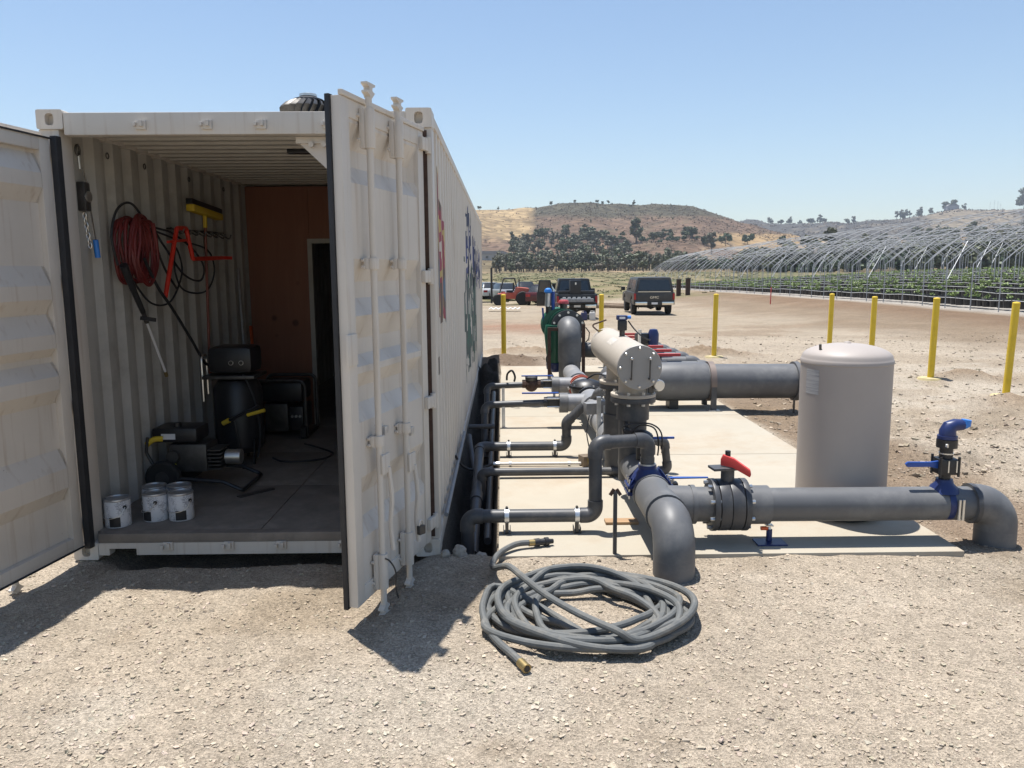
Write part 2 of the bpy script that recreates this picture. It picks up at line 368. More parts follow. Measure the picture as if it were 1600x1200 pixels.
xs = axis_list(-700, 900, -3.8, 6.2, 0.05, 1.07)
ys = np.concatenate([axis_list(-60, 8.0, 2.2, 8.0, 0.05, 1.12)[:-1], np.arange(8.0, 16.5, 0.1), axis_list(16.5, 300, 16.5, 16.5, 0.11, 1.035)])
ys = np.unique(np.round(ys, 4))
GX, GY = np.meshgrid(xs, ys)
GZ = gz(GX, GY)
def zone_cols(x, y):
    n = fbm(x*0.25, y*0.25); n2 = fbm(x*0.9+40, y*0.9)
    c = np.empty(x.shape+(3,)); c[:] = (0.392, 0.328, 0.252)
    def mixin(mask, col):
        m = np.clip(mask, 0, 1)[..., None]; c[:] = c*(1-m)+np.array(col)*m
    mixin(sst(16, 30, y+n*10)*0.8, (0.315, 0.258, 0.188))                        # dusty yard
    mixin(sst(0.04, 0.2, n2+n*0.5)*0.65*(1-sst(14, 20, y)), (0.30, 0.238, 0.168)); mixin(sst(0.05, 0.2, -n2+n*0.6)*0.6*(1-sst(14, 20, y)), (0.44, 0.385, 0.31)); n4 = fbm(x*3+70, y*3); mixin(sst(0.1, 0.25, n4+n2*0.5)*0.45*(1-sst(9, 14, y)), (0.27, 0.215, 0.155))
    mixin(sst(3.0, 3.2, x+n2*0.3)*(1-sst(3.9, 4.7, x+n2*1.2))*sst(5.4, 6.0, y)*(1-sst(11, 12.5, y+n2*2)), (0.235, 0.175, 0.12))
    mixin(sst(2.9, 3.3, x+n2*0.6)*(1-sst(4.2, 5.2, x+n2))*sst(5.0, 5.3, y+n2*.4)*(1-sst(5.9, 6.4, y)), (0.27, 0.2, 0.14))
    mixin(sst(10, 13, x+n*4)*(1-sst(60, 75, y))*sst(18, 22, y-x*0.6+8+n*5), (0.235, 0.178, 0.122))
    mixin(sst(14, 16.4, x+n*3-np.clip(y-30, 0, 60)*0.02)*(1-sst(19, 19.6, x))*(1-sst(62, 78, y)), (0.19, 0.128, 0.082))  # bank by the mats
    mixin(0.75*(1-sst(0.8, 3.6, np.abs(x-0.4)+n2*4))*sst(22, 27, y+n*9)*(1-sst(29, 36, y+n*9)), (0.25, 0.135, 0.085))      # red dirt
    mixin(sst(0.12, 0.22, n2+n*.6)*sst(20, 24, y)*(1-sst(60, 80, y))*0.5, (0.25, 0.18, 0.12))
    f = sst(58, 74, y+n*22)*(1-sst(14, 18, x)*(1-sst(100, 125, y)))
    mixin(f, (0.215, 0.175, 0.10))
    mixin(f*sst(-0.02, 0.14, n+0.25*n2), (0.13, 0.128, 0.055))
    mixin(sst(120, 150, y+n*40)*sst(-0.1, 0.08, n), (0.105, 0.108, 0.05))
    mixin(sst(19.4, 20, x)*(1-sst(108, 118, y))*sst(24, 26, y), (0.36, 0.33, 0.29))
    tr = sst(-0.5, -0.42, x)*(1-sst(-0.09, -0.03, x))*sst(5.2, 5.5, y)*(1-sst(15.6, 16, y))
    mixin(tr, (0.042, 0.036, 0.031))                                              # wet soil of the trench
    mixin(sst(-0.5, -0.4, x)*(1-sst(0.5, 1.2, x))*sst(15.2, 15.8, y)*(1-sst(16.9, 17.4, y)), (0.19, 0.14, 0.1))
    for cx, cy, rx, ry in ((7.75, 13.3, 0.9, 0.5), (7.3, 10.9, 1.3, 0.5), (4.4, 17.5, 1.3, 0.5), (0.3, 18.2, 1.7, 0.55), (9.0, 11.1, 1.0, 0.5)):
        mixin((1.2-np.sqrt(((x-cx)/rx)**2+((y-cy)/ry)**2)+n2*1.2)*0.9, (0.27, 0.2, 0.135))
    return c
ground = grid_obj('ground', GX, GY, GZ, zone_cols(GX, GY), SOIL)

# loose stones lying on the near ground: past counting, one object
def stones(name, n, region, smin, smax, seed):
    g = np.random.default_rng(seed)
    P = region(g, n); n = len(P)
    base = np.array([(-1,-1,-1),(1,-1,-1),(1,1,-1),(-1,1,-1),(-1,-1,1),(1,-1,1),(1,1,1),(-1,1,1)], float)*0.6
    fc = np.array([(0,3,2,1),(4,5,6,7),(0,1,5,4),(1,2,6,5),(2,3,7,6),(3,0,4,7)])
    s = smin*np.exp(g.random(n)**3.6*math.log(smax/smin))
    v = base[None]*(1+g.normal(0, 0.3, (n, 8, 3)))*(s[:, None, None]*g.uniform(0.6, 1.25, (n, 1, 3)))
    v[..., 2] *= 0.5
    a = g.uniform(0, 2*PI, n); t = g.normal(0, 0.28, n)
    ca, sa, ct, st = np.cos(a)[:, None], np.sin(a)[:, None], np.cos(t)[:, None], np.sin(t)[:, None]
    x, y, z = v[..., 0].copy(), v[..., 1].copy(), v[..., 2].copy()
    y, z = y*ct-z*st, y*st+z*ct; x, y = x*ca-y*sa, x*sa+y*ca
    v = np.stack([x+P[:, :1], y+P[:, 1:2], z+(gz(P[:, 0], P[:, 1])+s*0.1)[:, None]], -1).reshape(-1, 3)
    f = (fc[None]+np.arange(n)[:, None, None]*8).reshape(-1, 4)
    me = bpy.data.meshes.new(name)
    me.vertices.add(len(v)); me.vertices.foreach_set('co', v.ravel())
    me.loops.add(f.size); me.loops.foreach_set('vertex_index', f.ravel().astype(np.int32))
    me.polygons.add(len(f)); me.polygons.foreach_set('loop_start', np.arange(0, f.size, 4, dtype=np.int32))
    me.update(calc_edges=True); me.polygons.foreach_set('use_smooth', np.zeros(len(f), bool))
    zc = zone_cols(P[:, 0], P[:, 1])*g.uniform(0.72, 1.22, (n, 1))*(1+g.normal(0, 0.03, (n, 3)))
    zc = np.clip(zc*0.72+np.array([0.46, 0.395, 0.31])*0.34*g.uniform(0.6, 1.25, (n, 1)), 0.02, 0.6)
    ca_ = me.color_attributes.new('zone', 'FLOAT_COLOR', 'POINT')
    ca_.data.foreach_set('color', np.concatenate([np.repeat(zc, 8, 0), np.ones((n*8, 1))], 1).astype(np.float32).ravel())
    me.materials.append(STONE)
    o = bpy.data.objects.new(name, me); COL.objects.link(o); o['kind'] = 'stuff'
    return o
STONE = soil_material('stone', 160, 30, 5, 0.4, 0.003, 0.15, 0.9)
def free(P):
    x, y = P[:, 0], P[:, 1]
    bad = ((x > -0.12) & (x < 3.06) & (y > 4.99) & (y < 15.4)) | ((x > -2.9) & (x < -0.43) & (y > 5.2)) | ((x > -0.45) & (x < 0) & (y > 5.25))
    return P[~bad]
def near_reg(g, n):
    y = 2.1+(g.random(n)**1.7)*7.5
    x = (g.random(n)*2-1)*(0.75*y+0.6)
    P = np.stack([x, y], -1)
    k = fbm(x*1.3+5, y*1.3) + 0.5*fbm(x*4, y*4)
    return free(P[(k > -0.12) | (g.random(n) < 0.45)])
def mid_reg(g, n):
    y = 7+(g.random(n)**1.5)*16; x = -0.3+g.random(n)*(0.72*y+1)
    return free(np.stack([x, y], -1))
gravel = stones('gravel', 110000, near_reg, 0.0024, 0.0175, 5)
tag(gravel, 'pale crushed gravel strewn over the foreground', 'gravel', kind='stuff')
gravel2 = stones('gravel', 12000, mid_reg, 0.008, 0.045, 6)
tag(gravel2, 'pale gravel and clods scattered over the yard behind the slab', 'gravel', kind='stuff')

# concrete slab poured in panels
slab = thing('concrete_slab', 'pale concrete slab under the pipework, poured in panels', None, (1.5, 5.0, 0.05), kind='structure')
JY = [5.0, 7.83, 10.0, 12.7, 15.35]
for a, b in zip(JY[:-1], JY[1:]):
    MB().b2((-0.04, a+0.004, -0.16), (3.02, b-0.004, 0.05)).build('panel', CONC, slab, bevel=0.008)

# ------------------------------------------------------------------ hills
HC = {}
e1 = ([-900, 700, 745, 800, 835, 870, 930, 985, 1040, 1080, 1110, 1150, 1200, 1260, 1320, 1400, 1500, 1600, 1700, 2400],
      [345, 334, 333, 331, 329, 323, 322, 325, 323, 327, 336, 349, 362, 374, 378, 377, 372, 366, 364, 370])
e2 = ([-900, 1000, 1100, 1150, 1163, 1178, 1195, 1240, 1300, 1330, 1345, 1400, 1430, 1460, 1490, 1530, 1570, 1610, 1800, 2400],
      [350, 352, 352, 350, 346, 348, 353, 353, 351, 352, 349, 347, 341, 334, 331, 334, 335, 331, 320, 330])
def hill_z(px, Rr):
    az = np.arctan((px-786)/1250); yh = 421-(px-800)*0.007
    n = fbm(px*0.012, Rr*0.004); n3 = fbm(px*0.05+9, Rr*0.02, 3)
    k1 = 1.9+(yh-np.interp(px, *e1))/1250*850*np.cos(az)
    k2 = 1.9+(yh-np.interp(px, *e2))/1250*1750*np.cos(az)
    t1 = np.clip((Rr-400)/450, 0, 1); p1 = t1*(0.62+0.38*t1)*(1-0.55*sst(860, 1300, Rr))
    t2 = sst(1000, 1750, Rr)*(1-0.5*sst(1760, 2500, Rr))
    z = np.maximum(k1*p1, k2*t2)
    amp = (p1*(1-p1)*4+0.12)
    return z+n*14*amp*sst(420, 600, Rr)+n3*3.0*sst(380, 600, Rr)+np.interp(Rr, [230, 300, 400], [0.2, 0.9, 1.2])-0.5*(Rr < 260)
pxs = np.arange(-500, 2200, 10.0); Rs = np.concatenate([np.arange(240, 1000, 9.0), np.arange(1000, 2600, 25.0)])
PX, RR = np.meshgrid(pxs, Rs); AZ = np.arctan((PX-786)/1250)
HZ = hill_z(PX, RR)
HX, HY = RR*np.sin(AZ), RR*np.cos(AZ)
def hill_cols():
    yp = 421-(PX-800)*0.007-(HZ-1.9)/HY*1250
    n = fbm(PX*0.02+3, RR*0.01); n2 = fbm(PX*0.1, RR*0.04)
    c = np.empty(PX.shape+(3,)); c[:] = (0.16, 0.105, 0.07)
    def mixin(mask, col):
        m = np.clip(mask, 0, 1)[..., None]; c[:] = c*(1-m)+np.array(col)*m
    mixin(sst(0.0, 0.25, n2+n*0.4)*0.5, (0.10, 0.085, 0.05))
    mixin((1-sst(336, 344, yp+n*14))*(RR < 1000)*0.9, (0.072, 0.068, 0.045))
    gold = (1-sst(826, 838, PX+n2*6))*(1-sst(368, 382, yp+n2*20))
    mixin(gold*(RR < 1000), (0.36, 0.26, 0.14)); mixin(gold*sst(0.02, 0.12, n2)*(RR < 1000)*0.5, (0.2, 0.14, 0.08))
    mixin(sst(1090, 1150, PX+n*40)*sst(364, 369, yp+n2*3)*(1-sst(386, 394, yp))*(RR < 1000), (0.33, 0.225, 0.115))
    mixin(sst(398, 410, yp+n*10)*(RR < 1000), (0.19, 0.15, 0.085))
    mixin(sst(0.12, 0.2, n+n2*.5)*sst(375, 385, yp)*(RR < 1000)*0.8, (0.33, 0.24, 0.15))
    mixin((RR > 1000)*0.95, (0.075, 0.07, 0.062))
    mixin((RR > 1000)*sst(0.08, 0.22, n+n2*0.6)*0.8, (0.2, 0.165, 0.12))
    mixin((RR > 1000)*sst(1425, 1455, PX+n*30)*(1-sst(1560, 1600, PX))*0.8, (0.25, 0.2, 0.135))
    return c*0.82
HILL = soil_material('hillside_scrub', 0.16, 0.02, 0.006, 0.6, 1.5, 0.42)
hills = grid_obj('hills', HX, HY, HZ, hill_cols(), HILL)
def hill_pt(px, Rr):
    az = math.atan((px-786)/1250)
    return Rr*math.sin(az), Rr*math.cos(az), float(hill_z(np.array([px]), np.array([Rr]))[0])
# ------------------------------------------------------------------ shipping container
CX0, CX1, CY0, CY1, CH = -2.868, -0.43, 5.15, 17.34, 2.896
box = thing('shipping_container', 'long off-white corrugated steel shipping container with its end doors swung open', 'shipping container', ((CX0+CX1)/2, CY0, 0))
def casting(x, y, z, sy, sx):
    """corner casting with an oval hole in the end face; sy -1 faces the camera"""
    b = MB(); n = 24; w_, h_, dp = 0.162, 0.118, 0.178
    def se(t, a, c, p):
        ct, st = math.cos(t), math.sin(t)
        return a*math.copysign(abs(ct)**(2/p), ct), c*math.copysign(abs(st)**(2/p), st)
    o = [se(2*PI*(k+0.5)/n, w_/2, h_/2, 14) for k in range(n)]; i = [se(2*PI*(k+0.5)/n, 0.027, 0.036, 3.2) for k in range(n)]
    rings = [[(p[0], dp*0.5) for p in o]]
    vs = [(x+p, y-sy*dp/2, z+q) for p, q in o]+[(x+p, y+sy*dp/2, z+q) for p, q in o]+[(x+p, y+sy*dp/2, z+q) for p, q in i]+[(x+p, y+sy*(dp/2-0.05), z+q) for p, q in i]
    fs = [tuple(range(n))]
    for r_ in range(3): fs += [(r_*n+k, r_*n+(k+1) % n, (r_+1)*n+(k+1) % n, (r_+1)*n+k) for k in range(n)]
    fs.append(tuple(range(3*n, 4*n)))
    b.add(vs, fs); b.build('corner_casting', PAINT, box)
for sx, x in ((-1, CX0+0.081), (1, CX1-0.081)):
    for sy, y in ((-1, CY0+0.089), (1, CY1-0.089)):
        for z in (0.059, CH-0.059): casting(x, y, z, sy, sx)
        MB().b2((x-sx*0.045, y-0.075, 0.118), (x+sx*0.079, y+0.075, CH-0.118)).build('corner_post', PAINT, box, bevel=0.006)
# header and sill with cam keepers
MB().b2((CX0+0.163, CY0+0.004, 2.742), (CX1-0.163, CY0+0.09, 2.878)).build('header', PAINT, box, bevel=0.008)
sl = MB(); xa, xb = CX0+0.163, CX1-0.163
prof = [(xa, 0.03), (xa+0.07, 0.03), (xa+0.07, 0.075), (xa+0.25, 0.075), (xa+0.25, 0.03), (xb-0.25, 0.03), (xb-0.25, 0.075), (xb-0.07, 0.075), (xb-0.07, 0.03), (xb, 0.03), (xb, 0.112), (xa, 0.112)]
sl.prism(prof, lambda p, q, h: (p, h, q), CY0+0.006, CY0+0.085).build('sill', PAINT, box)
for z, xsn in ((2.80, (-2.227, -1.82, -1.485, -1.07)), (0.092, (-2.24, -1.836, -1.487, -1.07))):
    for x in xsn:
        b = MB(); b.b2((x-0.033, CY0-0.012, z-0.028), (x+0.033, CY0+0.004, z+0.028))
        b.b2((x-0.04, CY0-0.036, z-0.012), (x-0.022, CY0-0.011, z+0.014)); b.b2((x+0.0, CY0-0.036, z-0.012), (x+0.02, CY0-0.011, z+0.026))
        b.build('cam_keeper', PAINT, box, bevel=0.004)
for sx, x in ((-1, CX0), (1, CX1)):
    xi = x-sx*0.06
    MB().b2((x-sx*0.004, CY0+0.179, CH-0.078), (xi, CY1-0.179, CH-0.012)).build('top_rail', PAINT, box, bevel=0.006)
    MB().b2((x-sx*0.002, CY0+0.179, 0.02), (xi, CY1-0.179, 0.155)).build('bottom_rail', PAINT, box, bevel=0.005)
def corr_profile(a, b, pitch=0.278, dep=0.036, fl=0.072, slp=0.068):
    out = []; s = a
    while s < b:
        for ds, d in ((0, 0), (fl, 0), (fl+slp, dep), (pitch-slp, dep)):
            if s+ds <= b: out.append((s+ds, d))
        s += pitch
    out.append((b, out[-1][1])); return out
WALLP = corr_profile(CY0+0.16, CY1-0.16, 0.278, 0.045, 0.085, 0.05)
def sheet(prof, fn, h0, h1, th=0.003):
    b = MB(); n = len(prof); vs = []
    for t in (0, th):
        for h in (h0, h1): vs += [fn(s, d+t, h) for s, d in prof]
    fs = []
    for k in range(n-1):
        fs += [(k, k+1, n+k+1, n+k), (2*n+k, 3*n+k, 3*n+k+1, 2*n+k+1), (k, 2*n+k, 2*n+k+1, k+1), (n+k, n+k+1, 3*n+k+1, 3*n+k)]
    fs += [(0, n, 3*n, 2*n), (n-1, 3*n-1, 4*n-1, 2*n-1)]
    return b.add(vs, fs)
rw = sheet(WALLP, lambda s, d, h: (CX1-0.010-d, s, h), 0.15, CH-0.07).build('side_wall', PAINT, box, label='right side wall with faded painted murals')
sheet(WALLP, lambda s, d, h: (CX0+0.010+d, s, h), 0.15, CH-0.07).build('side_wall', INWALL, box)
RP = corr_profile(CY0+0.095, CY1-0.095, 0.209, 0.04, 0.08, 0.025)
sheet(RP, lambda s, d, h: (h, s, CH-0.016-d), CX0+0.06, CX1-0.06).build('roof', ROOFM, box)
MB().b2((CX0+0.17, CY1-0.06, 0.03), (CX1-0.17, CY1-0.01, CH-0.02)).build('end_wall', PAINT, box)
for k in range(10):   # floor boards
    y0 = CY0+0.012+k*1.217
    for j in range(2):
        xm = (CX0+CX1)/2; a, c = (CX0+0.052, xm-0.003) if j == 0 else (xm+0.003, CX1-0.052)
        MB().b2((a, y0+(0.077 if k == 0 else 0), 0.142), (c, y0+1.213, 0.170)).build('floor_board', FLOORM, box, bevel=0.002)
b = MB().b2((CX0+0.163, CY0+0.010, 0.1125), (CX1-0.163, CY0+0.087, 0.174)).build('threshold_plate', FLOORM, box, bevel=0.002)
# plywood partition with a door opening
PY = 9.0
for x0, x1, z0, z1 in ((-2.81, -2.13, 0.171, 2.815), (-2.127, -1.275, 2.225, 2.815), (-1.272, -0.49, 0.171, 2.815)):
    MB().b2((x0, PY, z0), (x1, PY+0.018, z1)).build('plywood_sheet', PLY, box, bevel=0.001)
fr = MB().b2((-2.15, PY-0.012, 0.171), (-2.10, PY+0.03, 2.20))
fr.b2((-1.30, PY-0.012, 0.171), (-1.25, PY+0.03, 2.20)); fr.b2((-2.15, PY-0.014, 2.2005), (-1.25, PY+0.03, 2.25)); fr.build('door_frame', INWALL, box)
# bracket under the header and a tube lamp on the ceiling (unlit)
b = MB().b2((-1.30, 5.25, 2.70), (-1.06, 5.42, 2.74)); b.prism([(0, 0), (0.22, 0), (0.22, -0.16), (0.17, -0.16)], lambda p, q, h: (-1.28+p, h, 2.70+q), 5.27, 5.30)
b.cyl((-1.2, 5.22, 2.69), (-1.2, 5.26, 2.69), 0.016); b.cyl((-1.12, 5.22, 2.69), (-1.12, 5.26, 2.69), 0.016)
b.build('door_holder', PAINT, box)
b = MB().b2((-1.66, 6.4, 2.80), (-1.15, 6.47, 2.84)); b.build('ceiling_lamp', BLACK, box, bevel=0.01)
# lashing rings along the left wall top and rust dots
for y in (5.9, 6.5, 7.4, 8.3):
    MB().tube([(CX0+0.065, y+0.02*math.cos(t*PI/4), 2.72+0.02*math.sin(t*PI/4)) for t in range(8)], 0.005, 6, closed=True).build('lashing_ring', DSTEEL, box)
# turbine roof vent
VX, VY = -1.66, 7.2
v = MB().lathe([(0.15, 2.885), (0.15, 3.12), (0.19, 3.15), (0.19, 3.17)], (VX, VY, 0), 24).build('roof_vent', GALV, box)
MB().lathe([(0.165, 3.16), (0.17, 3.25), (0.13, 3.36), (0.02, 3.40)], (VX, VY, 0), 24).build('vent_core', BLACK, v)
for k in range(22):
    a = 2*PI*k/22; b = MB(); pts = []
    for t in np.linspace(0, 1, 7):
        rr = 0.19+0.055*math.sin(PI*min(1, t*1.15))-0.16*max(0, t-0.6)/0.4; zz = 3.17+0.235*t
        aa = a+t*0.5
        pts.append((rr, zz, aa))
    vs = []
    for rr, zz, aa in pts:
        for da, dr in ((0, 0.0), (0.19, -0.028), (0.185, -0.032), (0.0, -0.006)):
            vs.append((VX+(rr+dr)*math.cos(aa+da), VY+(rr+dr)*math.sin(aa+da), zz))
    fs = [(i*4+j, i*4+(j+1) % 4, (i+1)*4+(j+1) % 4, (i+1)*4+j) for i in range(6) for j in range(4)]+[(3, 2, 1, 0), (24, 25, 26, 27)]
    b.add(vs, fs).build('vane', DSTEEL, v)
MB().lathe([(0.075, 3.385), (0.075, 3.405), (0.01, 3.42)], (VX, VY, 0), 20).build('vent_cap', GALV, v)

# painted murals on the right wall, following the corrugation
def mural(y0, y1, zt, zb, material, name, jag=0.1, seed=1):
    rr = random.Random(seed); P = [p for p in WALLP if y0 <= p[0] <= y1]; b = MB(); vs = []
    for s, d in P:
        t = (s-y0)/(y1-y0)
        vs.append((CX1-0.008-d+0.0005, s, zb(t)+rr.uniform(-jag, jag))); vs.append((CX1-0.008-d+0.0005, s, zt(t)+rr.uniform(-jag, jag)))
    n = len(P); vs2 = [(x-0.0012, y, z) for x, y, z in vs]
    fs = [(2*k, 2*k+2, 2*k+3, 2*k+1) for k in range(n-1)]+[(2*n+2*k, 2*n+2*k+1, 2*n+2*k+3, 2*n+2*k+2) for k in range(n-1)]
    b.add(vs+vs2, fs).build(name, material, rw)
def mural_mat(name, cols, scale, stretch):
    m = bpy.data.materials.new(name); m.use_nodes = True; nt = m.node_tree; bs = nt.nodes['Principled BSDF']; L = nt.links.new
    bs.inputs['Roughness'].default_value = 0.6
    tc = nt.nodes.new('ShaderNodeTexCoord'); mp = nt.nodes.new('ShaderNodeMapping'); mp.inputs['Scale'].default_value = stretch
    v_ = nt.nodes.new('ShaderNodeTexNoise'); v_.inputs['Scale'].default_value = scale; v_.inputs['Detail'].default_value = 3
    L(tc.outputs['Object'], mp.inputs['Vector']); L(mp.outputs[0], v_.inputs['Vector'])
    cr = nt.nodes.new('ShaderNodeValToRGB'); cr.color_ramp.interpolation = 'CONSTANT'
    el = cr.color_ramp.elements
    while len(el) < len(cols): el.new(0.5)
    for k, c in enumerate(cols): el[k].position = 0.30+0.42*k/len(cols) if k else 0; el[k].color = (*c, 1)
    L(v_.outputs['Fac'], cr.inputs[0]); L(cr.outputs[0], bs.inputs['Base Color'])
    return m
WP = (0.61, 0.555, 0.485)
MU1 = mural_mat('mural_figure', [(0.12, 0.18, 0.25), (0.16, 0.12, 0.1), (0.33, 0.09, 0.11), (0.5, 0.38, 0.16), (0.34, 0.1, 0.13), WP], 2.4, (1, 2.2, 0.9))
MU2 = mural_mat('mural_green', [(0.07, 0.11, 0.1), (0.06, 0.14, 0.11), (0.09, 0.11, 0.1), WP, (0.08, 0.1, 0.1)], 2.0, (1, 1.2, 0.8))
MU3 = mural_mat('mural_blue', [WP, (0.03, 0.05, 0.2), (0.04, 0.05, 0.1), WP, (0.03, 0.04, 0.08)], 2.5, (1, 1.2, 0.8))
mural(5.55, 6.3, lambda t: 2.62-0.5*t, lambda t: 1.62-0.14*t, MU1, 'painted_mural', 0.08, 3)
mural(9.3, 13.6, lambda t: 1.85+0.05*math.sin(t*9), lambda t: 0.75-0.1*t, MU2, 'painted_mural', 0.22, 5)
mural(9.9, 11.7, lambda t: 2.6, lambda t: 1.86, MU3, 'painted_mural', 0.15, 8)
mural(12.2, 16.4, lambda t: 2.3-0.2*t, lambda t: 1.75-0.1*t, MU3, 'painted_lettering', 0.16, 9)
MB().b2((CX1-0.009, 5.42, 1.19), (CX1-0.006, 5.50, 1.31)).build('data_plate', DSTEEL, rw)

# ---- doors
ZC = (2.385, 1.71, 1.41, 1.15, 0.52)
def make_door(h, f, flip, label, dz=0.0):
    h = Vector((*h, dz)); f = Vector((*f, dz)); d = (f-h).normalized()
    n = Vector((-d.y, d.x, 0))*(1 if not flip else -1)
    D = lambda u, k, z: h+d*u+n*k+Vector((0, 0, z))
    def db(b, u0, u1, k0, k1, z0, z1):
        vs = [D(u, k, z) for z in (z0, z1) for u, k in ((u0, k0), (u1, k0), (u1, k1), (u0, k1))]
        return b.add(vs, [(0, 3, 2, 1), (4, 5, 6, 7), (0, 1, 5, 4), (1, 2, 6, 5), (2, 3, 7, 6), (3, 0, 4, 7)])
    Z0, Z1, UL = 0.125, 2.745, 1.112
    # corrugated panel: profile down the height
    pf = [(Z1-0.07, -0.008)]
    for zc in ZC:
        hh = 0.10 if zc > 0.8 else 0.14
        pf += [(zc+hh+0.15, -0.006), (zc+hh+0.03, -0.062), (zc+0.045, -0.062), (zc-0.045, -0.006)]
    pf.append((Z0+0.07, -0.008))
    pf = sorted(set(pf), reverse=True); cl = [pf[0]]
    for p in pf[1:]:
        if cl[-1][0]-p[0] > 0.012: cl.append(p)
    b = MB(); m_ = len(cl); vs = []
    for t in (0, -0.003):
        for u in (0.075, 0.115, UL-0.115, UL-0.075):
            for z, k in cl: vs.append(D(u, (k if 0.1 < u < UL-0.1 else -0.008)+t, z))
    fs = []
    for c in range(3):
        for k in range(m_-1):
            o = c*m_+k; fs += [(o, o+1, o+m_+1, o+m_), (4*m_+o, 4*m_+o+m_, 4*m_+o+m_+1, 4*m_+o+1)]
    b.add(vs, fs)
    door = b.build('door', PAINT, box, angle=20, label=label)
    for u0, u1 in ((0.0, 0.09), (UL-0.09, UL)): db(MB(), u0, u1, -0.05, 0.002, Z0, Z1).build('stile', PAINT, door, bevel=0.005)
    for z0, z1 in ((Z0, Z0+0.09), (Z1-0.09, Z1)): db(MB(), 0.0905, UL-0.0905, -0.05, 0.0, z0, z1).build('rail', PAINT, door, bevel=0.005)
    db(MB(), 0.0, UL, -0.012, 0.012, Z1+0.0005, Z1+0.028).build('drip_edge', PAINT, door, bevel=0.006)
    for u0, u1, z0, z1 in ((-0.055, -0.003, Z0-0.012, Z1+0.008), (UL-0.03, UL+0.014, Z0-0.012, Z1+0.008), (-0.002, UL-0.031, Z0+0.002, Z0+0.014), (-0.002, UL-0.031, Z1-0.014, Z1-0.002)):
        db(MB(), u0, u1, -0.094 if (flip and u1 < 0) else (-0.062 if z1-z0 < 0.1 else -0.078), -0.0505, z0, z1).build('gasket', RUBBER, door, bevel=0.006)
    for z in (2.668, 1.86, 1.058, 0.252):
        b = MB(); db(b, -0.055, 0.075, 0.0025, 0.028, z-0.038, z+0.038); b.cyl(D(-0.04, 0.018, z-0.05), D(-0.04, 0.018, z+0.05), 0.019, n=12)
        b.build('hinge', PAINT, door, bevel=0.004)
    for j, u in enumerate((0.88, 0.50)):
        k0 = 0.045
        rod = MB().cyl(D(u, k0, 0.06), D(u, k0, 2.775), 0.0175, n=14).build('lock_rod', PAINT, door)
        for z, hh in ((2.62, 0.10), (1.935, 0.03), (0.985, 0.03), (0.25, 0.10)):
            b = MB(); db(b, u-0.033, u+0.033, 0.0025, 0.03, z-hh, z+hh); b.cyl(D(u, k0, z-hh), D(u, k0, z+hh), 0.029, n=14); b.build('rod_bracket', PAINT, rod, bevel=0.003)
            for s_ in (-1, 1): MB().cyl(D(u+0.045, 0.0, z+s_*hh*0.6), D(u+0.045, 0.012, z+s_*hh*0.6), 0.009, n=8).build('rivet', PAINT, door)
        for z, s_ in ((2.77, 1), (0.065, -1)):
            b = MB()
            poly = [(-0.045, 0.028), (-0.02, 0.008), (-0.012, 0), (0.012, 0), (0.02, 0.012), (0.045, 0.022), (0.045, 0.032), (0.018, 0.036), (0.018, 0.05), (0.05, 0.062), (0.05, 0.072), (-0.05, 0.072), (-0.05, 0.062), (-0.016, 0.05), (-0.016, 0.036)]
            b.prism([(p, q*s_) for p, q in poly], lambda p, q, hh: D(u+p, k0+hh, z+q), -0.017, 0.017); b.build('cam_lug', PAINT, rod)
        # handle with hub and retainer
        zh = 0.86 if j == 0 else 0.78
        b = MB(); db(b, u-0.075, u+0.02, 0.062, 0.074, zh-0.06, zh+0.05); b.build('handle_hub', PAINT, rod, bevel=0.004)
        b = MB().tube(spline([D(u-0.055, 0.072, zh-0.03), D(u-0.06, 0.085, zh-0.2), D(u-0.055, 0.075, zh-0.36), D(u-0.05, 0.09, zh-0.5)], 5), 0.013, 8); b.build('handle', PAINT, rod)
        b = MB(); db(b, u-0.115, u-0.085, 0.001, 0.02, zh+0.04, zh+0.2); db(b, u-0.125, u-0.075, 0.02, 0.05, zh+0.14, zh+0.19); b.build('handle_retainer', GALV, door, bevel=0.004)
    b = MB()
    for u, z in ((0.42, 0.35), (0.46, 0.3), (0.7, 0.36), (0.75, 0.3), (0.3, 1.3)): b.cyl(D(u, -0.0502, z), D(u, -0.054, z), 0.012, n=10)
    return door, D
dr, DR = make_door((-0.485, 5.115), (-0.775, 4.06), False, 'right door, swung out past square, its lock rods facing the pipework')
dl, DL = make_door((-2.825, 5.115), (-2.985, 4.0), True, dz=-0.02, label='left door, opened back with its inner face showing')
MB().b2((-0.505, 5.148, 0.14), (-0.463, 5.1635, 2.76)).build('hinge_seal', RUSTY, box)
# latch plate at the free edge of the right door
b = MB()
b.add([DR(u, k, z) for z in (1.42, 1.58) for u, k in ((1.04, 0.0025), (1.15, 0.0025), (1.15, 0.016), (1.04, 0.016))], [(0,3,2,1),(4,5,6,7),(0,1,5,4),(1,2,6,5),(2,3,7,6),(3,0,4,7)])
b.build('latch_plate', PAINT, dr, bevel=0.003)
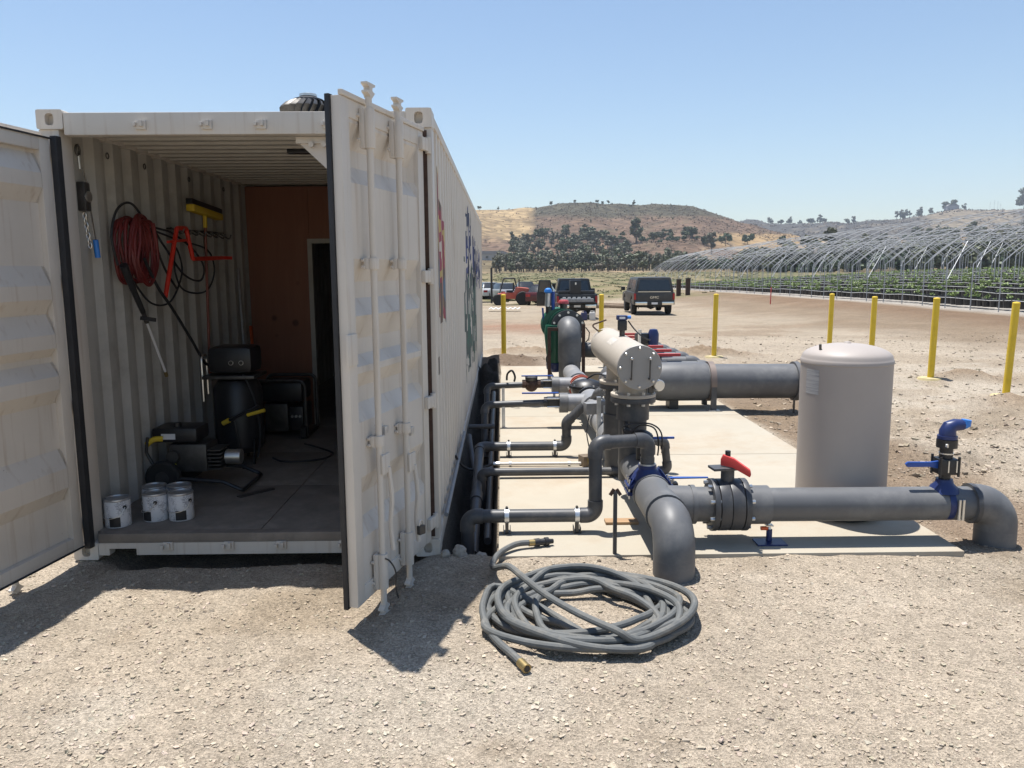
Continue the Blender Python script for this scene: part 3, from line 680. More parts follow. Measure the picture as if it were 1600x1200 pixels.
# padlock and wire
t = thing('padlock', 'grey padlock hanging from the handle of the right container door', 'padlock', DR(0.45, 0.1, 0.36))
p = DR(0.445, 0.105, 0.35); MB().box(p, (0.05, 0.028, 0.055), rz=0.9).build('body', DSTEEL, t, bevel=0.006)
MB().tube([p+Vector((0.016*math.cos(a)*0.6, 0.016*math.cos(a)*0.8, 0.026+0.034*math.sin(a))) for a in np.linspace(0, PI, 8)], 0.004, 6).build('shackle', ZINC, t)
w0 = MB().tube(spline([DR(0.90, 0.07, 0.33), DR(0.86, 0.08, 0.30), DR(0.80, 0.085, 0.22), DR(0.79, 0.08, 0.12), DR(0.77, 0.085, 0.05)], 5), 0.0045, 6).build('wire_tie', DSTEEL)
tag(w0, 'twisted wire tied round the lower lock rod of the right door', 'wire')

# ------------------------------------------------------------------ inside the container
def can_mat():
    m = mat('can_label', (0.62, 0.62, 0.63), 0.5, var=0.04); nt = m.node_tree; bs = nt.nodes['Principled BSDF']; L = nt.links.new
    src = bs.inputs['Base Color'].links[0].from_socket; tc = nt.nodes.new('ShaderNodeTexCoord'); mp = nt.nodes.new('ShaderNodeMapping'); mp.inputs['Scale'].default_value = (90, 90, 260)
    n = nt.nodes.new('ShaderNodeTexNoise'); n.inputs['Scale'].default_value = 1; L(tc.outputs['Object'], mp.inputs['Vector']); L(mp.outputs[0], n.inputs['Vector'])
    n2 = nt.nodes.new('ShaderNodeTexNoise'); n2.inputs['Scale'].default_value = 14; L(tc.outputs['Object'], n2.inputs['Vector'])
    ml = nt.nodes.new('ShaderNodeMath'); ml.operation = 'MULTIPLY'; L(n.outputs['Fac'], ml.inputs[0]); L(n2.outputs['Fac'], ml.inputs[1])
    r = nt.nodes.new('ShaderNodeMapRange'); r.inputs[1].default_value = 0.27; r.inputs[2].default_value = 0.33; r.inputs[4].default_value = 0.7; L(ml.outputs[0], r.inputs[0])
    mx = nt.nodes.new('ShaderNodeMix'); mx.data_type = 'RGBA'; mx.inputs['B'].default_value = (0.2, 0.2, 0.22, 1); L(r.outputs[0], mx.inputs['Factor']); L(src, mx.inputs['A']); L(mx.outputs['Result'], bs.inputs['Base Color'])
    return m
CANM = can_mat()
def paint_can(x, y, rot, label):
    t = thing('paint_can', label, 'paint can', (x, y, 0.171), rot, 'paint cans on the container floor', local=True)
    MB().lathe([(0.082, 0), (0.084, 0.006), (0.084, 0.182), (0.082, 0.186)], (0, 0, 0), 28).build('body', CANM, t)
    MB().lathe([(0.0855, 0.182), (0.087, 0.188), (0.085, 0.196), (0.074, 0.196), (0.072, 0.188), (0.05, 0.187), (0.01, 0.187)], (0, 0, 0), 28).build('lid', TIN, t)
    b = MB(); vs = []
    for a in np.linspace(-0.6, 0.25, 8):
        for rr in (0.0846, 0.0852):
            for z in (0.008, 0.075): vs.append((rr*math.sin(a), -rr*math.cos(a), z))
    fs = []
    for k in range(7): fs += [(4*k, 4*k+4, 4*k+5, 4*k+1), (4*k+2, 4*k+3, 4*k+7, 4*k+6), (4*k+1, 4*k+5, 4*k+7, 4*k+3), (4*k, 4*k+2, 4*k+6, 4*k+4)]
    b.add(vs, fs+[(0, 1, 3, 2), (28, 30, 31, 29)]).build('black_label', BLACK, t)
    for s_ in (-1, 1): MB().cyl((0.083*s_*0.6, -0.083*0.8, 0.14), (0.09*s_*0.6, -0.09*0.8, 0.14), 0.013, n=12).build('handle_ear', BLACK, t) if s_ > 0 else MB().cyl((0.083*s_*0.6, 0.083*0.8, 0.14), (0.09*s_*0.6, 0.09*0.8, 0.14), 0.013, n=12).build('handle_ear', BLACK, t)
    MB().tube(spline([(0.054, -0.073, 0.14), (0.02, -0.095, 0.09), (-0.05, -0.085, 0.07), (-0.09, -0.01, 0.075), (-0.054, 0.073, 0.14)], 6), 0.0025, 6).build('wire_handle', ZINC, t)
    return t
paint_can(-2.665, 5.37, 0.35, 'white paint can standing alone beside the container left wall')
paint_can(-2.46, 5.50, -0.25, 'white paint can, front left of the cluster of four')
paint_can(-2.285, 5.51, 0.5, 'white paint can, front right of the cluster of four')
paint_can(-2.545, 5.685, 0.1, 'white paint can, back left of the cluster of four')
paint_can(-2.37, 5.695, 0.9, 'white paint can, back right of the cluster of four')

# pressure washer
t = thing('pressure_washer', 'black engine pressure washer on wheels behind the paint cans', 'pressure washer', (-2.5, 6.35, 0.171))
MB().b2((-2.78, 6.22, 0.56), (-2.42, 6.5, 0.68)).build('fuel_tank', BLACK, t, bevel=0.03)
MB().cyl((-2.6, 6.3, 0.68), (-2.6, 6.3, 0.71), 0.03).build('fuel_cap', BLACK, t)
MB().b2((-2.70, 6.217, 0.59), (-2.59, 6.22, 0.635)).build('warning_label', WHITE, t)
MB().b2((-2.66, 6.24, 0.32), (-2.36, 6.5, 0.545)).build('engine', DSTEEL, t, bevel=0.02)
for k in range(6): MB().b2((-2.36+0.01, 6.23, 0.34+k*0.03), (-2.25, 6.45, 0.35+k*0.03)).build('cooling_fin', DSTEEL, t)
MB().cyl((-2.62, 6.2, 0.45), (-2.62, 6.24, 0.45), 0.05).build('recoil_starter', DSTEEL, t)
MB().cyl((-2.24, 6.35, 0.42), (-2.12, 6.35, 0.42), 0.06).build('pump', ZINC, t)
for y in (6.12, 6.62):
    wl = MB().lathe([(0.055, -0.03), (0.12, -0.04), (0.135, -0.025), (0.135, 0.025), (0.12, 0.04), (0.055, 0.03)], (-2.66, y, 0.306), 22, (0, 1, 0)).build('wheel', TYRE, t)
    MB().cyl((-2.66, y-0.032, 0.306), (-2.66, y+0.032, 0.306), 0.054).build('rim', DSTEEL, wl)
MB().tube(fillet([(-2.66, 6.12, 0.31), (-2.2, 6.12, 0.27), (-2.05, 6.12, 0.20), (-2.05, 6.62, 0.20), (-2.2, 6.62, 0.27), (-2.66, 6.62, 0.31)], 0.03), 0.016, 8).build('frame', BLACK, t)
MB().tube(fillet([(-2.7, 6.16, 0.3), (-2.8, 6.16, 0.5), (-2.78, 6.16, 0.62)], 0.05), 0.013, 8).build('handle', BLACK, t)
MB().tube(spline([(-2.8, 6.18, 0.56), (-2.74, 6.18, 0.6), (-2.68, 6.2, 0.6)], 5), 0.022, 8).build('grip', YEL, t)
MB().box((-2.62, 6.19, 0.37), (0.07, 0.004, 0.06), rz=0.1).build('tag', mat('yellow_tag', (0.6, 0.6, 0.05), 0.6), t)
# upright compressor
t = thing('air_compressor', 'tall black upright air compressor by the left wall', 'air compressor', (-2.42, 7.25, 0.171))
MB().lathe([(0.05, 0.25), (0.17, 0.27), (0.215, 0.33), (0.215, 0.85), (0.17, 0.93), (0.05, 0.95)], (-2.42, 7.25, 0), 28).build('tank', BLACK, t)
MB().b2((-2.62, 7.05, 1.0), (-2.22, 7.4, 1.24)).build('motor_cover', BLACK, t, bevel=0.06)
MB().b2((-2.66, 7.03, 0.955), (-2.2, 7.42, 0.985)).build('platform', DSTEEL, t, bevel=0.006)
for x, y in ((-2.58, 7.1), (-2.26, 7.1), (-2.42, 7.44)): MB().bar((x, y, 0.17), (x+0.03*(x > -2.42)-0.01, y, 0.4), 0.04, 0.015).build('leg', BLACK, t)
MB().tube(fillet([(-2.68, 7.1, 0.75), (-2.68, 7.1, 1.16), (-2.68, 7.22, 1.16), (-2.68, 7.22, 0.8)], 0.05), 0.012, 8).build('handle', ZINC, t)
for k in range(2):
    g = MB().cyl((-2.4+k*0.09, 7.035, 1.1), (-2.4+k*0.09, 7.052, 1.1), 0.02, n=18).build('gauge', ZINC, t)
    MB().cyl((-2.4+k*0.09, 7.031, 1.1), (-2.4+k*0.09, 7.0345, 1.1), 0.017, n=18).build('dial', BLACK, g)
MB().tube(spline([(-2.3, 7.05, 1.0), (-2.2, 7.0, 0.8), (-2.16, 7.0, 0.5), (-2.2, 7.03, 0.25)], 6), 0.01, 8).build('air_line', RUBBER, t)
# yellow-handled tool leaning across it
t = thing('bolt_cutter', 'yellow handled cutter leaning against the black compressor', 'cutter', (-2.3, 6.9, 0.171))
MB().tube([(-2.46, 6.93, 0.58), (-2.40, 6.92, 0.61)], 0.022, 10).build('jaw', YEL, t)
MB().tube([(-2.40, 6.92, 0.61), (-2.13, 6.9, 0.74)], 0.014, 8).build('handle', BLACK, t)
MB().tube([(-2.24, 6.92, 0.655), (-2.08, 6.9, 0.70)], 0.016, 8).build('grip', YEL, t)
MB().tube([(-2.36, 6.93, 0.6), (-2.30, 6.93, 0.17)], 0.012, 8).build('shaft', BLACK, t)
# generator
t = thing('generator', 'dark portable generator in a tubular frame at the plywood wall', 'generator', (-2.3, 8.45, 0.171))
for y in (8.2, 8.7): MB().tube(fillet([(-2.58, y, 0.2), (-2.58, y, 0.78), (-2.05, y, 0.78), (-2.05, y, 0.2)], 0.07), 0.018, 8).build('frame_hoop', DSTEEL, t)
for x in (-2.58, -2.05): MB().tube([(x, 8.2, 0.2), (x, 8.7, 0.2)], 0.018, 8).build('frame_bar', DSTEEL, t)
MB().b2((-2.54, 8.24, 0.55), (-2.09, 8.66, 0.76)).build('fuel_tank', BLACK, t, bevel=0.04)
MB().b2((-2.5, 8.26, 0.23), (-2.25, 8.62, 0.53)).build('engine', DSTEEL, t, bevel=0.03)
MB().b2((-2.23, 8.24, 0.25), (-2.09, 8.64, 0.5)).build('control_panel', BLACK, t, bevel=0.015)
for k in range(3): MB().cyl((-2.2+k*0.04, 8.225, 0.4), (-2.2+k*0.04, 8.24, 0.4), 0.014).build('socket', ZINC, t)
for x in (-2.56, -2.07): MB().cyl((x-0.03, 8.2, 0.24), (x+0.03, 8.2, 0.24), 0.07, n=18).build('wheel', TYRE, t)
# cable on the floor
c = MB().tube(spline([(-2.0, 7.9, 0.18), (-1.8, 7.7, 0.18), (-1.62, 7.45, 0.18), (-1.72, 7.2, 0.18), (-2.0, 7.15, 0.18), (-2.15, 7.3, 0.18)], 8), 0.009, 8).build('power_cable', RUBBER)
tag(c, 'black cable lying in a loop on the container floor', 'cable')

# things on the left wall
WXL = -2.80
def wl(y, z, dx=0.0): return (WXL+dx, y, z)
t = thing('hand_winch', 'steel cable puller winch with blue grip hanging in the top corner', 'hand winch', wl(5.5, 2.72))
MB().tube([wl(5.49+0.025*math.cos(a), 2.70+0.035*math.sin(a)) for a in np.linspace(0, 2*PI, 10)[:-1]], 0.007, 6, closed=True).build('hook', DSTEEL, t)
MB().tube([wl(5.495, 2.67), wl(5.5, 2.58)], 0.009, 8).build('shank', ZINC, t)
for s_ in (-1, 1): MB().bar(wl(5.5, 2.58, s_*0.018), wl(5.46+0.05*(s_ > 0), 2.50, s_*0.03), 0.014, 0.006).build('yoke_arm', ZINC, t)
MB().box(wl(5.49, 2.40, 0.01), (0.07, 0.075, 0.19)).build('ratchet_body', DSTEEL, t, bevel=0.012)
MB().cyl(wl(5.49, 2.40, -0.03), wl(5.49, 2.40, 0.055), 0.036, n=16).build('drum', ZINC, t)
for k in range(7):
    cy_, cz_ = 5.51+k*0.007, 2.28-k*0.033
    MB().tube([wl(cy_+(0.011*math.cos(a) if k % 2 else 0.002*math.cos(a)), cz_+0.02*math.sin(a), (0.002*math.cos(a) if k % 2 else 0.011*math.cos(a))) for a in np.linspace(0, 2*PI, 9)[:-1]], 0.004, 6, closed=True).build('chain_link', ZINC, t)
MB().bar(wl(5.53, 2.32, 0.03), wl(5.57, 2.12, 0.03), 0.016, 0.008).build('lever', ZINC, t)
MB().cyl(wl(5.57, 2.12, 0.03), wl(5.585, 2.0, 0.03), 0.018, n=12).build('grip', BLUEL, t)
def wall_coil(name, label, material, cy, cz, ry, rz_, turns, r, seed, drop=0.0):
    g = random.Random(seed); pts = []
    for k in range(turns*10):
        a = 2*PI*k/10+PI/2; q = 1+g.uniform(-0.12, 0.12)
        pts.append((WXL+0.02+0.09*k/(turns*10)+g.uniform(-0.01, 0.01), cy+ry*q*math.cos(a)+drop*k/(turns*10), cz+rz_*q*math.sin(a)))
    o = MB().tube(spline(pts, 4), r, 8).build(name, material); return tag(o, label, 'hose')
wall_coil('air_hose', 'dark red air hose coiled on the container left wall', REDD, 6.0, 2.06, 0.16, 0.24, 11, 0.012, 4, 0.22)
b = MB().tube(spline([wl(5.80, 1.95, .06), wl(5.74, 2.15, .06), wl(5.85, 2.34, .06), wl(6.06, 2.40, .07), wl(6.35, 2.26, .07), wl(6.75, 2.22, .07), wl(7.15, 2.1, .08), wl(7.4, 1.95, .08), wl(7.3, 1.82, .08), wl(6.95, 1.88, .07), wl(6.6, 2.1, .07), wl(6.4, 2.24, .06), wl(6.6, 1.95, .05), wl(6.85, 1.75, .05)], 7), 0.009, 8)
tag(b.build('washer_hose', RUBBER), 'black washer hose looped over the wall hooks', 'hose')
b = MB().tube(spline([wl(6.35, 2.24, .05), wl(6.9, 2.17, .05), wl(7.6, 2.1, .05), wl(7.75, 1.9, .05), wl(7.5, 1.72, .05), wl(7.0, 1.74, .05), wl(6.85, 1.9, .04), wl(6.9, 2.1, .04), wl(7.0, 1.9, .04), wl(6.7, 1.66, .05), wl(6.3, 1.66, .06), wl(6.0, 1.85, .06)], 7), 0.008, 8)
tag(b.build('washer_hose', RUBBER), 'thin black hose hanging in wide loops below the hooks', 'hose')
b = MB().tube(spline([wl(6.12, 2.0, .11), wl(6.35, 1.78, .10), wl(6.6, 1.6, .10), wl(6.95, 1.32, .1), wl(7.2, 1.08, .12), wl(7.35, 0.98, .2)], 7), 0.012, 8)
tag(b.build('washer_hose', RUBBER), 'black hose running diagonally down from the coils to the compressor', 'hose')
t = thing('spray_lance', 'black pressure washer lance with steel tip hanging on the left wall', 'spray lance', wl(5.8, 1.92, 0.1))
MB().tube([wl(5.80, 1.95, .1), wl(5.95, 1.74, .1), wl(6.06, 1.60, .1)], [0.03, 0.022, 0.02], 10).build('gun', BLACK, t)
MB().bar(wl(6.02, 1.56, .1), wl(6.10, 1.54, .17), 0.03, 0.03).build('trigger', BLACK, t)
MB().tube([wl(6.06, 1.60, .1), wl(6.11, 1.52, .1)], 0.017, 8).build('collar', DSTEEL, t)
MB().tube([wl(6.11, 1.52, .1), wl(6.38, 1.11, .1)], 0.010, 8).build('lance_tube', WHITE, t)
MB().tube([wl(6.38, 1.11, .1), wl(6.40, 1.07, .1)], 0.014, 8).build('nozzle', BRASS, t)
t = thing('red_bracket', 'bright red bent tube bracket hooked on the left wall', 'bracket', wl(6.8, 2.0, 0.07))
MB().tube(fillet([wl(6.5, 1.70, .09), wl(6.82, 2.26, .09), wl(7.02, 2.27, .09), wl(7.13, 2.01, .09), wl(7.85, 2.03, .1)], 0.03), 0.019, 8).build('tube', REDP2, t)
MB().bar(wl(6.62, 2.14, .09), wl(7.02, 2.17, .09), 0.02, 0.02).build('crossbar', REDP2, t)
MB().bar(wl(7.80, 2.03, .08), wl(7.98, 2.03, .13), 0.05, 0.03).build('end_lug', REDP2, t)
t = thing('push_broom', 'push broom with yellow head hung upside down on the left wall', 'broom', wl(7.5, 0.97, 0.05))
MB().tube([wl(7.45, 0.95, .06), wl(7.56, 2.38, .06)], 0.013, 8).build('handle', mat('red_brown_wood', (0.22, 0.06, 0.035), 0.5), t)
MB().tube([wl(7.555, 2.30, .06), wl(7.565, 2.42, .06)], 0.019, 8).build('socket', YEL, t)
MB().bar(wl(7.22, 2.46, .06), wl(7.95, 2.42, .06), 0.075, 0.06).build('head', YEL, t, bevel=0.008)
MB().bar(wl(7.20, 2.515, .06), wl(7.96, 2.475, .06), 0.055, 0.045).build('bristles', BLACK, t)
t = thing('hook_rail', 'dark steel hook rail fixed to the left wall', 'hook rail', wl(7.5, 2.26, -0.02))
MB().bar(wl(6.85, 2.26, -0.005), wl(8.2, 2.28, -0.005), 0.03, 0.012).build('rail', DSTEEL, t)
for k in range(8):
    y = 6.92+k*0.17
    MB().tube(spline([wl(y, 2.27, 0.0), wl(y, 2.24, 0.05), wl(y, 2.22, 0.09), wl(y, 2.26, 0.11)], 4), 0.008, 6).build('hook', DSTEEL, t)
s_ = MB().bar(wl(8.67, 1.93, -0.02), wl(8.55, 0.2, 0.06), 0.03, 0.02).build('aluminium_strip', GALV); tag(s_, 'slim pale metal strip leaning upright in the far left corner', 'metal strip')
s_ = MB().bar((-2.80, 8.93, 1.30), (-2.76, 8.9, 0.171), 0.05, 0.02).build('marker_stake', ORANGE); tag(s_, 'orange stake leaning on the plywood wall behind the compressor', 'stake')
s_ = MB().bar((-2.05, 6.02, 0.175), (-1.85, 6.25, 0.175), 0.05, 0.01).build('scrap_board', DSTEEL); tag(s_, 'flat dark scrap lying on the container floor beside the washer', 'scrap')
# ------------------------------------------------------------------ pipework
def run(root, pts, r, bend, m, fit=1.15, n=20, ext=0.9, em=None, pn='pipe', en='elbow'):
    P = [Vector(p) for p in pts]; cut = [P[0]]; segs = []
    for i in range(1, len(P)-1):
        d1 = (P[i-1]-P[i]).normalized(); d2 = (P[i+1]-P[i]).normalized(); ang = d1.angle(d2); t = bend/math.tan(ang/2)
        e1_, e2_ = P[i]+d1*t, P[i]+d2*t
        path = [e1_+d1*r*ext]+arc3(P[i-1], P[i], P[i+1], bend, 10)+[e2_+d2*r*ext]
        MB().tube(path, r*fit, n).build(en, em or m, root)
        segs.append((cut[-1], e1_)); cut.append(e2_)
    segs.append((cut[-1], P[-1]))
    for a, b in segs:
        if (b-a).length > r*1.9: MB().cyl(a, b, r, n=n).build(pn, m, root)
def ring(root, c, axis, ra, w_, m, name='coupling', n=24, rb=None):
    a = Vector(axis).normalized(); c = Vector(c)
    return MB().cyl(c-a*w_/2, c+a*w_/2, ra, rb, n=n).build(name, m, root)
def bolt_ring(root, c, axis, rad, n, size=0.011, ln=0.05, ph=0.5):
    L_ = []; bolts(L_, c, axis, rad, n, size, ln, ph)
    for p, q, s_ in L_: MB().cyl(p, q, s_, n=6).build('bolt', ZINC, root)
HX_, HZ_ = 1.05, 0.32
# front pipeline: header, tee, down elbow
t = thing('main_pipe', 'thick grey plastic pipe with elbow turning down into the gravel beside the hose coil', 'pipe', (HX_, 4.74, 0))
run(t, [(HX_, 6.42, HZ_), (HX_, 4.745, HZ_), (HX_, 4.745, -0.12)], 0.112, 0.165, PVC, 1.15, 28, 0.5)
MB().cyl((HX_, 4.745, -0.1), (HX_, 4.745, 0.12), 0.129, n=28).build('elbow_leg', PVC, t)
ring(t, (HX_, 5.25, HZ_), (0, 1, 0), 0.131, 0.50, PVC, 'tee', 28)
MB().cyl((HX_+0.05, 5.25, HZ_-0.005), (1.27, 5.25, HZ_-0.01), 0.128, n=28).build('tee_branch', PVC, t)
ring(t, (HX_, 5.01, HZ_), (0, 1, 0), 0.137, 0.035, PVC, 'socket_rim', 28)
ring(t, (HX_, 5.49, HZ_), (0, 1, 0), 0.137, 0.035, PVC, 'socket_rim', 28)
MB().cyl((1.27, 5.25, 0.312), (1.40, 5.25, 0.312), 0.118, n=28).build('pipe', PVC, t)
ring(t, (1.275, 5.25, 0.312), (1, 0, 0), 0.133, 0.03, PVC, 'socket_rim', 28)
# butterfly valve
t = thing('butterfly_valve', 'dark grey flanged butterfly valve with a red lever', 'valve', (1.51, 5.25, 0.05))
for x0, x1 in ((1.395, 1.43), (1.60, 1.638)): MB().cyl((x0, 5.25, 0.31), (x1, 5.25, 0.31), 0.178, n=36).build('flange', PVCD, t, bevel=0.004)
MB().cyl((1.437, 5.25, 0.31), (1.508, 5.25, 0.31), 0.176, n=36).build('body', PVCD, t, bevel=0.006)
MB().cyl((1.512, 5.25, 0.31), (1.595, 5.25, 0.31), 0.176, n=36).build('body', PVCD, t, bevel=0.006)
bolt_ring(t, (1.405, 5.25, 0.31), (1, 0, 0), 0.152, 8, 0.013, 0.075)
bolt_ring(t, (1.635, 5.25, 0.31), (1, 0, 0), 0.152, 8, 0.013, 0.055)
MB().cyl((1.512, 5.25, 0.46), (1.512, 5.25, 0.56), 0.045, n=18).build('neck', PVCD, t)
MB().box((1.49, 5.25, 0.565), (0.19, 0.12, 0.018), rz=0.12).build('throttle_plate', PVCD, t, bevel=0.004)
b = MB().prism([(0.06, 0.05), (-0.03, 0.065), (-0.05, 0.02), (-0.05, -0.025), (0.05, -0.025), (0.19, -0.075), (0.2, -0.05), (0.19, -0.015)], lambda p, q, h: (1.50+p*0.62+h*0.3, 5.24-p*0.72+h, 0.600+q*0.85), -0.02, 0.02)
b.build('lever', REDP, t, bevel=0.008)
MB().cyl((1.51, 5.25, 0.62), (1.51, 5.25, 0.682), 0.018, n=10).build('stem', BLACK, t)
# pipe to the right
t = thing('branch_pipe', 'long horizontal grey pipe ending in an elbow into the ground at the right', 'pipe', (2.4, 5.25, 0.05))
run(t, [(1.64, 5.25, 0.305), (3.365, 5.25, 0.30), (3.365, 5.25, -0.12)], 0.114, 0.15, PVC, 1.15, 28, 0.45)
MB().cyl((3.365, 5.25, -0.1), (3.365, 5.25, 0.12), 0.1313, n=28).build('elbow_leg', PVC, t)
MB().cyl((1.639, 5.25, 0.305), (1.79, 5.25, 0.305), 0.131, n=28).build('socket', PVC, t)
ring(t, (3.18, 5.25, 0.30), (1, 0, 0), 0.136, 0.03, PVCD, 'socket_rim', 28)
# blue adjustable pipe stand
t = thing('pipe_stand', 'small blue screw jack stand under the horizontal pipe', 'pipe stand', (1.80, 5.22, 0.05))
MB().box((1.80, 5.2, 0.056), (0.2, 0.13, 0.01)).build('base_plate', BLUED, t)
MB().cyl((1.80, 5.22, 0.06), (1.80, 5.22, 0.14), 0.02, n=12).build('sleeve', BLUED, t)
MB().cyl((1.80, 5.22, 0.14), (1.80, 5.235, 0.195), 0.013, n=10).build('screw', ZINC, t)
MB().cyl((1.74, 5.215, 0.15), (1.785, 5.215, 0.15), 0.014, n=10).build('knob', mat('orange_knob', (0.7, 0.12, 0.03), 0.5), t)
MB().box((1.8, 5.23, 0.166), (0.05, 0.05, 0.008)).build('nut', ZINC, t)
# blue air valve on the right of the pipe
AX = 2.99
t = thing('air_valve', 'blue and black air release valve standing on the horizontal pipe', 'air valve', (AX, 5.25, 0.41))
MB().lathe([(0.10, 0.385), (0.085, 0.42), (0.06, 0.445), (0.052, 0.475), (0.03, 0.475)], (AX, 5.25, 0), 22).build('saddle', BLUED, t)
MB().cyl((AX-0.005, 5.25, 0.305), (AX+0.035, 5.25, 0.305), 0.1175, n=28).build('strap', BLUED, t)
for dx in (-0.035, 0.03):
    MB().cyl((AX+0.06+dx*0.4, 5.125, 0.22), (AX+0.06+dx*0.4, 5.125, 0.36), 0.009, n=8).build('bolt', ZINC, t)
MB().cyl((AX, 5.25, 0.475), (AX, 5.25, 0.51), 0.037, n=18).build('nipple', BLACK, t)
MB().box((AX, 5.25, 0.565), (0.13, 0.12, 0.11)).build('ball_valve', BLACK, t, bevel=0.014)
for sx in (-1, 1):
    for sy in (-1, 1): MB().cyl((AX+sx*0.062, 5.25+sy*0.055, 0.50), (AX+sx*0.062, 5.25+sy*0.055, 0.635), 0.009, n=8).build('tie_bolt', BLACK, t)
for x in (-0.015, 0.04): MB().b2((AX+x, 5.186, 0.53), (AX+x+0.008, 5.19, 0.61)).build('trim', ZINC, t)
MB().prism([(-0.06, -0.025), (-0.06, 0.03), (-0.12, 0.022), (-0.27, 0.024), (-0.285, 0.008), (-0.27, -0.012), (-0.12, -0.012)], lambda p, q, h: (AX+p, h, 0.575+q), 5.22, 5.24).build('handle', BLUE, t, bevel=0.004)
ring(t, (AX, 5.25, 0.633), (0, 0, 1), 0.043, 0.03, BLACK, 'collar', 18)
ring(t, (AX, 5.25, 0.652), (0, 0, 1), 0.047, 0.008, ZINC, 'clip', 18)
ring(t, (AX, 5.25, 0.675), (0, 0, 1), 0.042, 0.036, BLACK, 'neck', 18)
ring(t, (AX, 5.25, 0.72), (0, 0, 1), 0.066, 0.055, BLACK, 'body', 22)
ring(t, (AX-0.03, 5.19, 0.715), (0.45, -0.9, 0), 0.013, 0.012, ZINC, 'plug', 12)
ring(t, (AX, 5.25, 0.762), (0, 0, 1), 0.063, 0.022, BLUED, 'ring_nut', 22)
MB().tube([(AX, 5.25, 0.77), (AX, 5.25, 0.80), (AX+0.012, 5.25, 0.83), (AX+0.045, 5.25, 0.845), (AX+0.10, 5.25, 0.845)], [0.054, 0.054, 0.05, 0.042, 0.036], 18).build('cap', BLUED, t)
MB().tube([(AX+0.10, 5.25, 0.845), (AX+0.118, 5.25, 0.85), (AX+0.122, 5.25, 0.88)], [0.033, 0.035, 0.032], 16).build('outlet', BLUEL, t)

# front small line with riser and blue saddle
t = thing('feed_pipe', 'front grey feed pipe rising from the trench and crossing to the blue saddle', 'pipe', (0.2, 5.48, 0.05))
run(t, [(-0.26, 5.476, -0.36), (-0.26, 5.476, 0.172), (0.645, 5.476, 0.172), (0.645, 5.50, 0.688), (1.035, 5.60, 0.688), (1.035, 5.62, 0.50)], 0.047, 0.065, PVCD, 1.16, 20, 0.9)
def strut_clamp(x, y, z, r, label):
    c = thing('pipe_clamp', label, 'pipe clamp', (x, y, 0.05), group=None)
    MB().b2((x-0.026, y-0.045, 0.051), (x-0.021, y+0.045, 0.091)).build('channel_side', DSTEEL, c)
    MB().b2((x+0.021, y-0.045, 0.051), (x+0.026, y+0.045, 0.091)).build('channel_side', DSTEEL, c)
    MB().b2((x-0.0205, y-0.045, 0.051), (x+0.0205, y+0.045, 0.056)).build('channel_base', DSTEEL, c)
    for s_ in (-1, 1): MB().b2((x-0.012, y+s_*(r*0.55)-0.004, 0.0565), (x+0.012, y+s_*(r*0.55)+0.004, z-r*0.75)).build('hanger', DSTEEL, c)
    pts = [(x, y+(r+0.004)*math.cos(a), z+(r+0.004)*math.sin(a)) for a in np.linspace(-0.9, PI+0.9, 16)]
    b = MB(); vs = []
    for p in pts:
        for dx in (-0.016, 0.016): vs.append((p[0]+dx, p[1], p[2]))
        v_ = (Vector(p)-Vector((x, y, z))).normalized()*0.003
        for dx in (0.016, -0.016): vs.append((p[0]+dx, p[1]+v_.y, p[2]+v_.z))
    fs = [(i*4+j, i*4+(j+1) % 4, (i+1)*4+(j+1) % 4, (i+1)*4+j) for i in range(15) for j in range(4)]+[(0, 1, 2, 3), (63, 62, 61, 60)]
    b.add(vs, fs).build('strap', GALV, c)
    MB().cyl((x, y-0.012, z+r+0.012), (x, y+0.012, z+r+0.012), 0.01, n=8).build('bolt', DSTEEL, c)
strut_clamp(0.515, 5.476, 0.172, 0.047, 'galvanised clamp on the front feed pipe near its riser')
strut_clamp(0.018, 5.476, 0.172, 0.047, 'galvanised clamp on the front feed pipe at the slab edge')
t = thing('saddle_clamp', 'dark blue bolted saddle clamp gripping the main pipe', 'saddle clamp', (HX_, 5.62, 0.2))
MB().cyl((HX_, 5.54, HZ_), (HX_, 5.74, HZ_), 0.128, n=28).build('band', BLUED, t)
MB().lathe([(0.115, 0.40), (0.09, 0.45), (0.066, 0.475), (0.066, 0.50), (0.05, 0.50)], (1.035, 5.62, 0), 22).build('boss', BLUED, t)
ring(t, (1.035, 5.62, 0.503), (0, 0, 1), 0.06, 0.014, GALV, 'gasket_ring', 22)
for sx in (-1, 1):
    MB().b2((HX_+sx*0.128, 5.55, 0.335), (HX_+sx*0.165, 5.73, 0.36)).build('flange', BLUED, t, bevel=0.004)
    MB().b2((HX_+sx*0.128, 5.55, 0.285), (HX_+sx*0.165, 5.73, 0.31)).build('flange', BLUED, t, bevel=0.004)
    for y in (5.57, 5.64, 5.71):
        MB().cyl((HX_+sx*0.148, y, 0.26), (HX_+sx*0.148, y, 0.40), 0.008, n=8).build('bolt', ZINC, t)
    for k in range(3):
        MB().bar((HX_+sx*0.145, 5.56+k*0.075, 0.36), (HX_+sx*0.07, 5.60+k*0.03, 0.465), 0.012, 0.02).build('rib', BLUED, t)
ring(t, (1.035, 5.62, 0.53), (0, 0, 1), 0.052, 0.045, PVCD, 'adapter', 20)
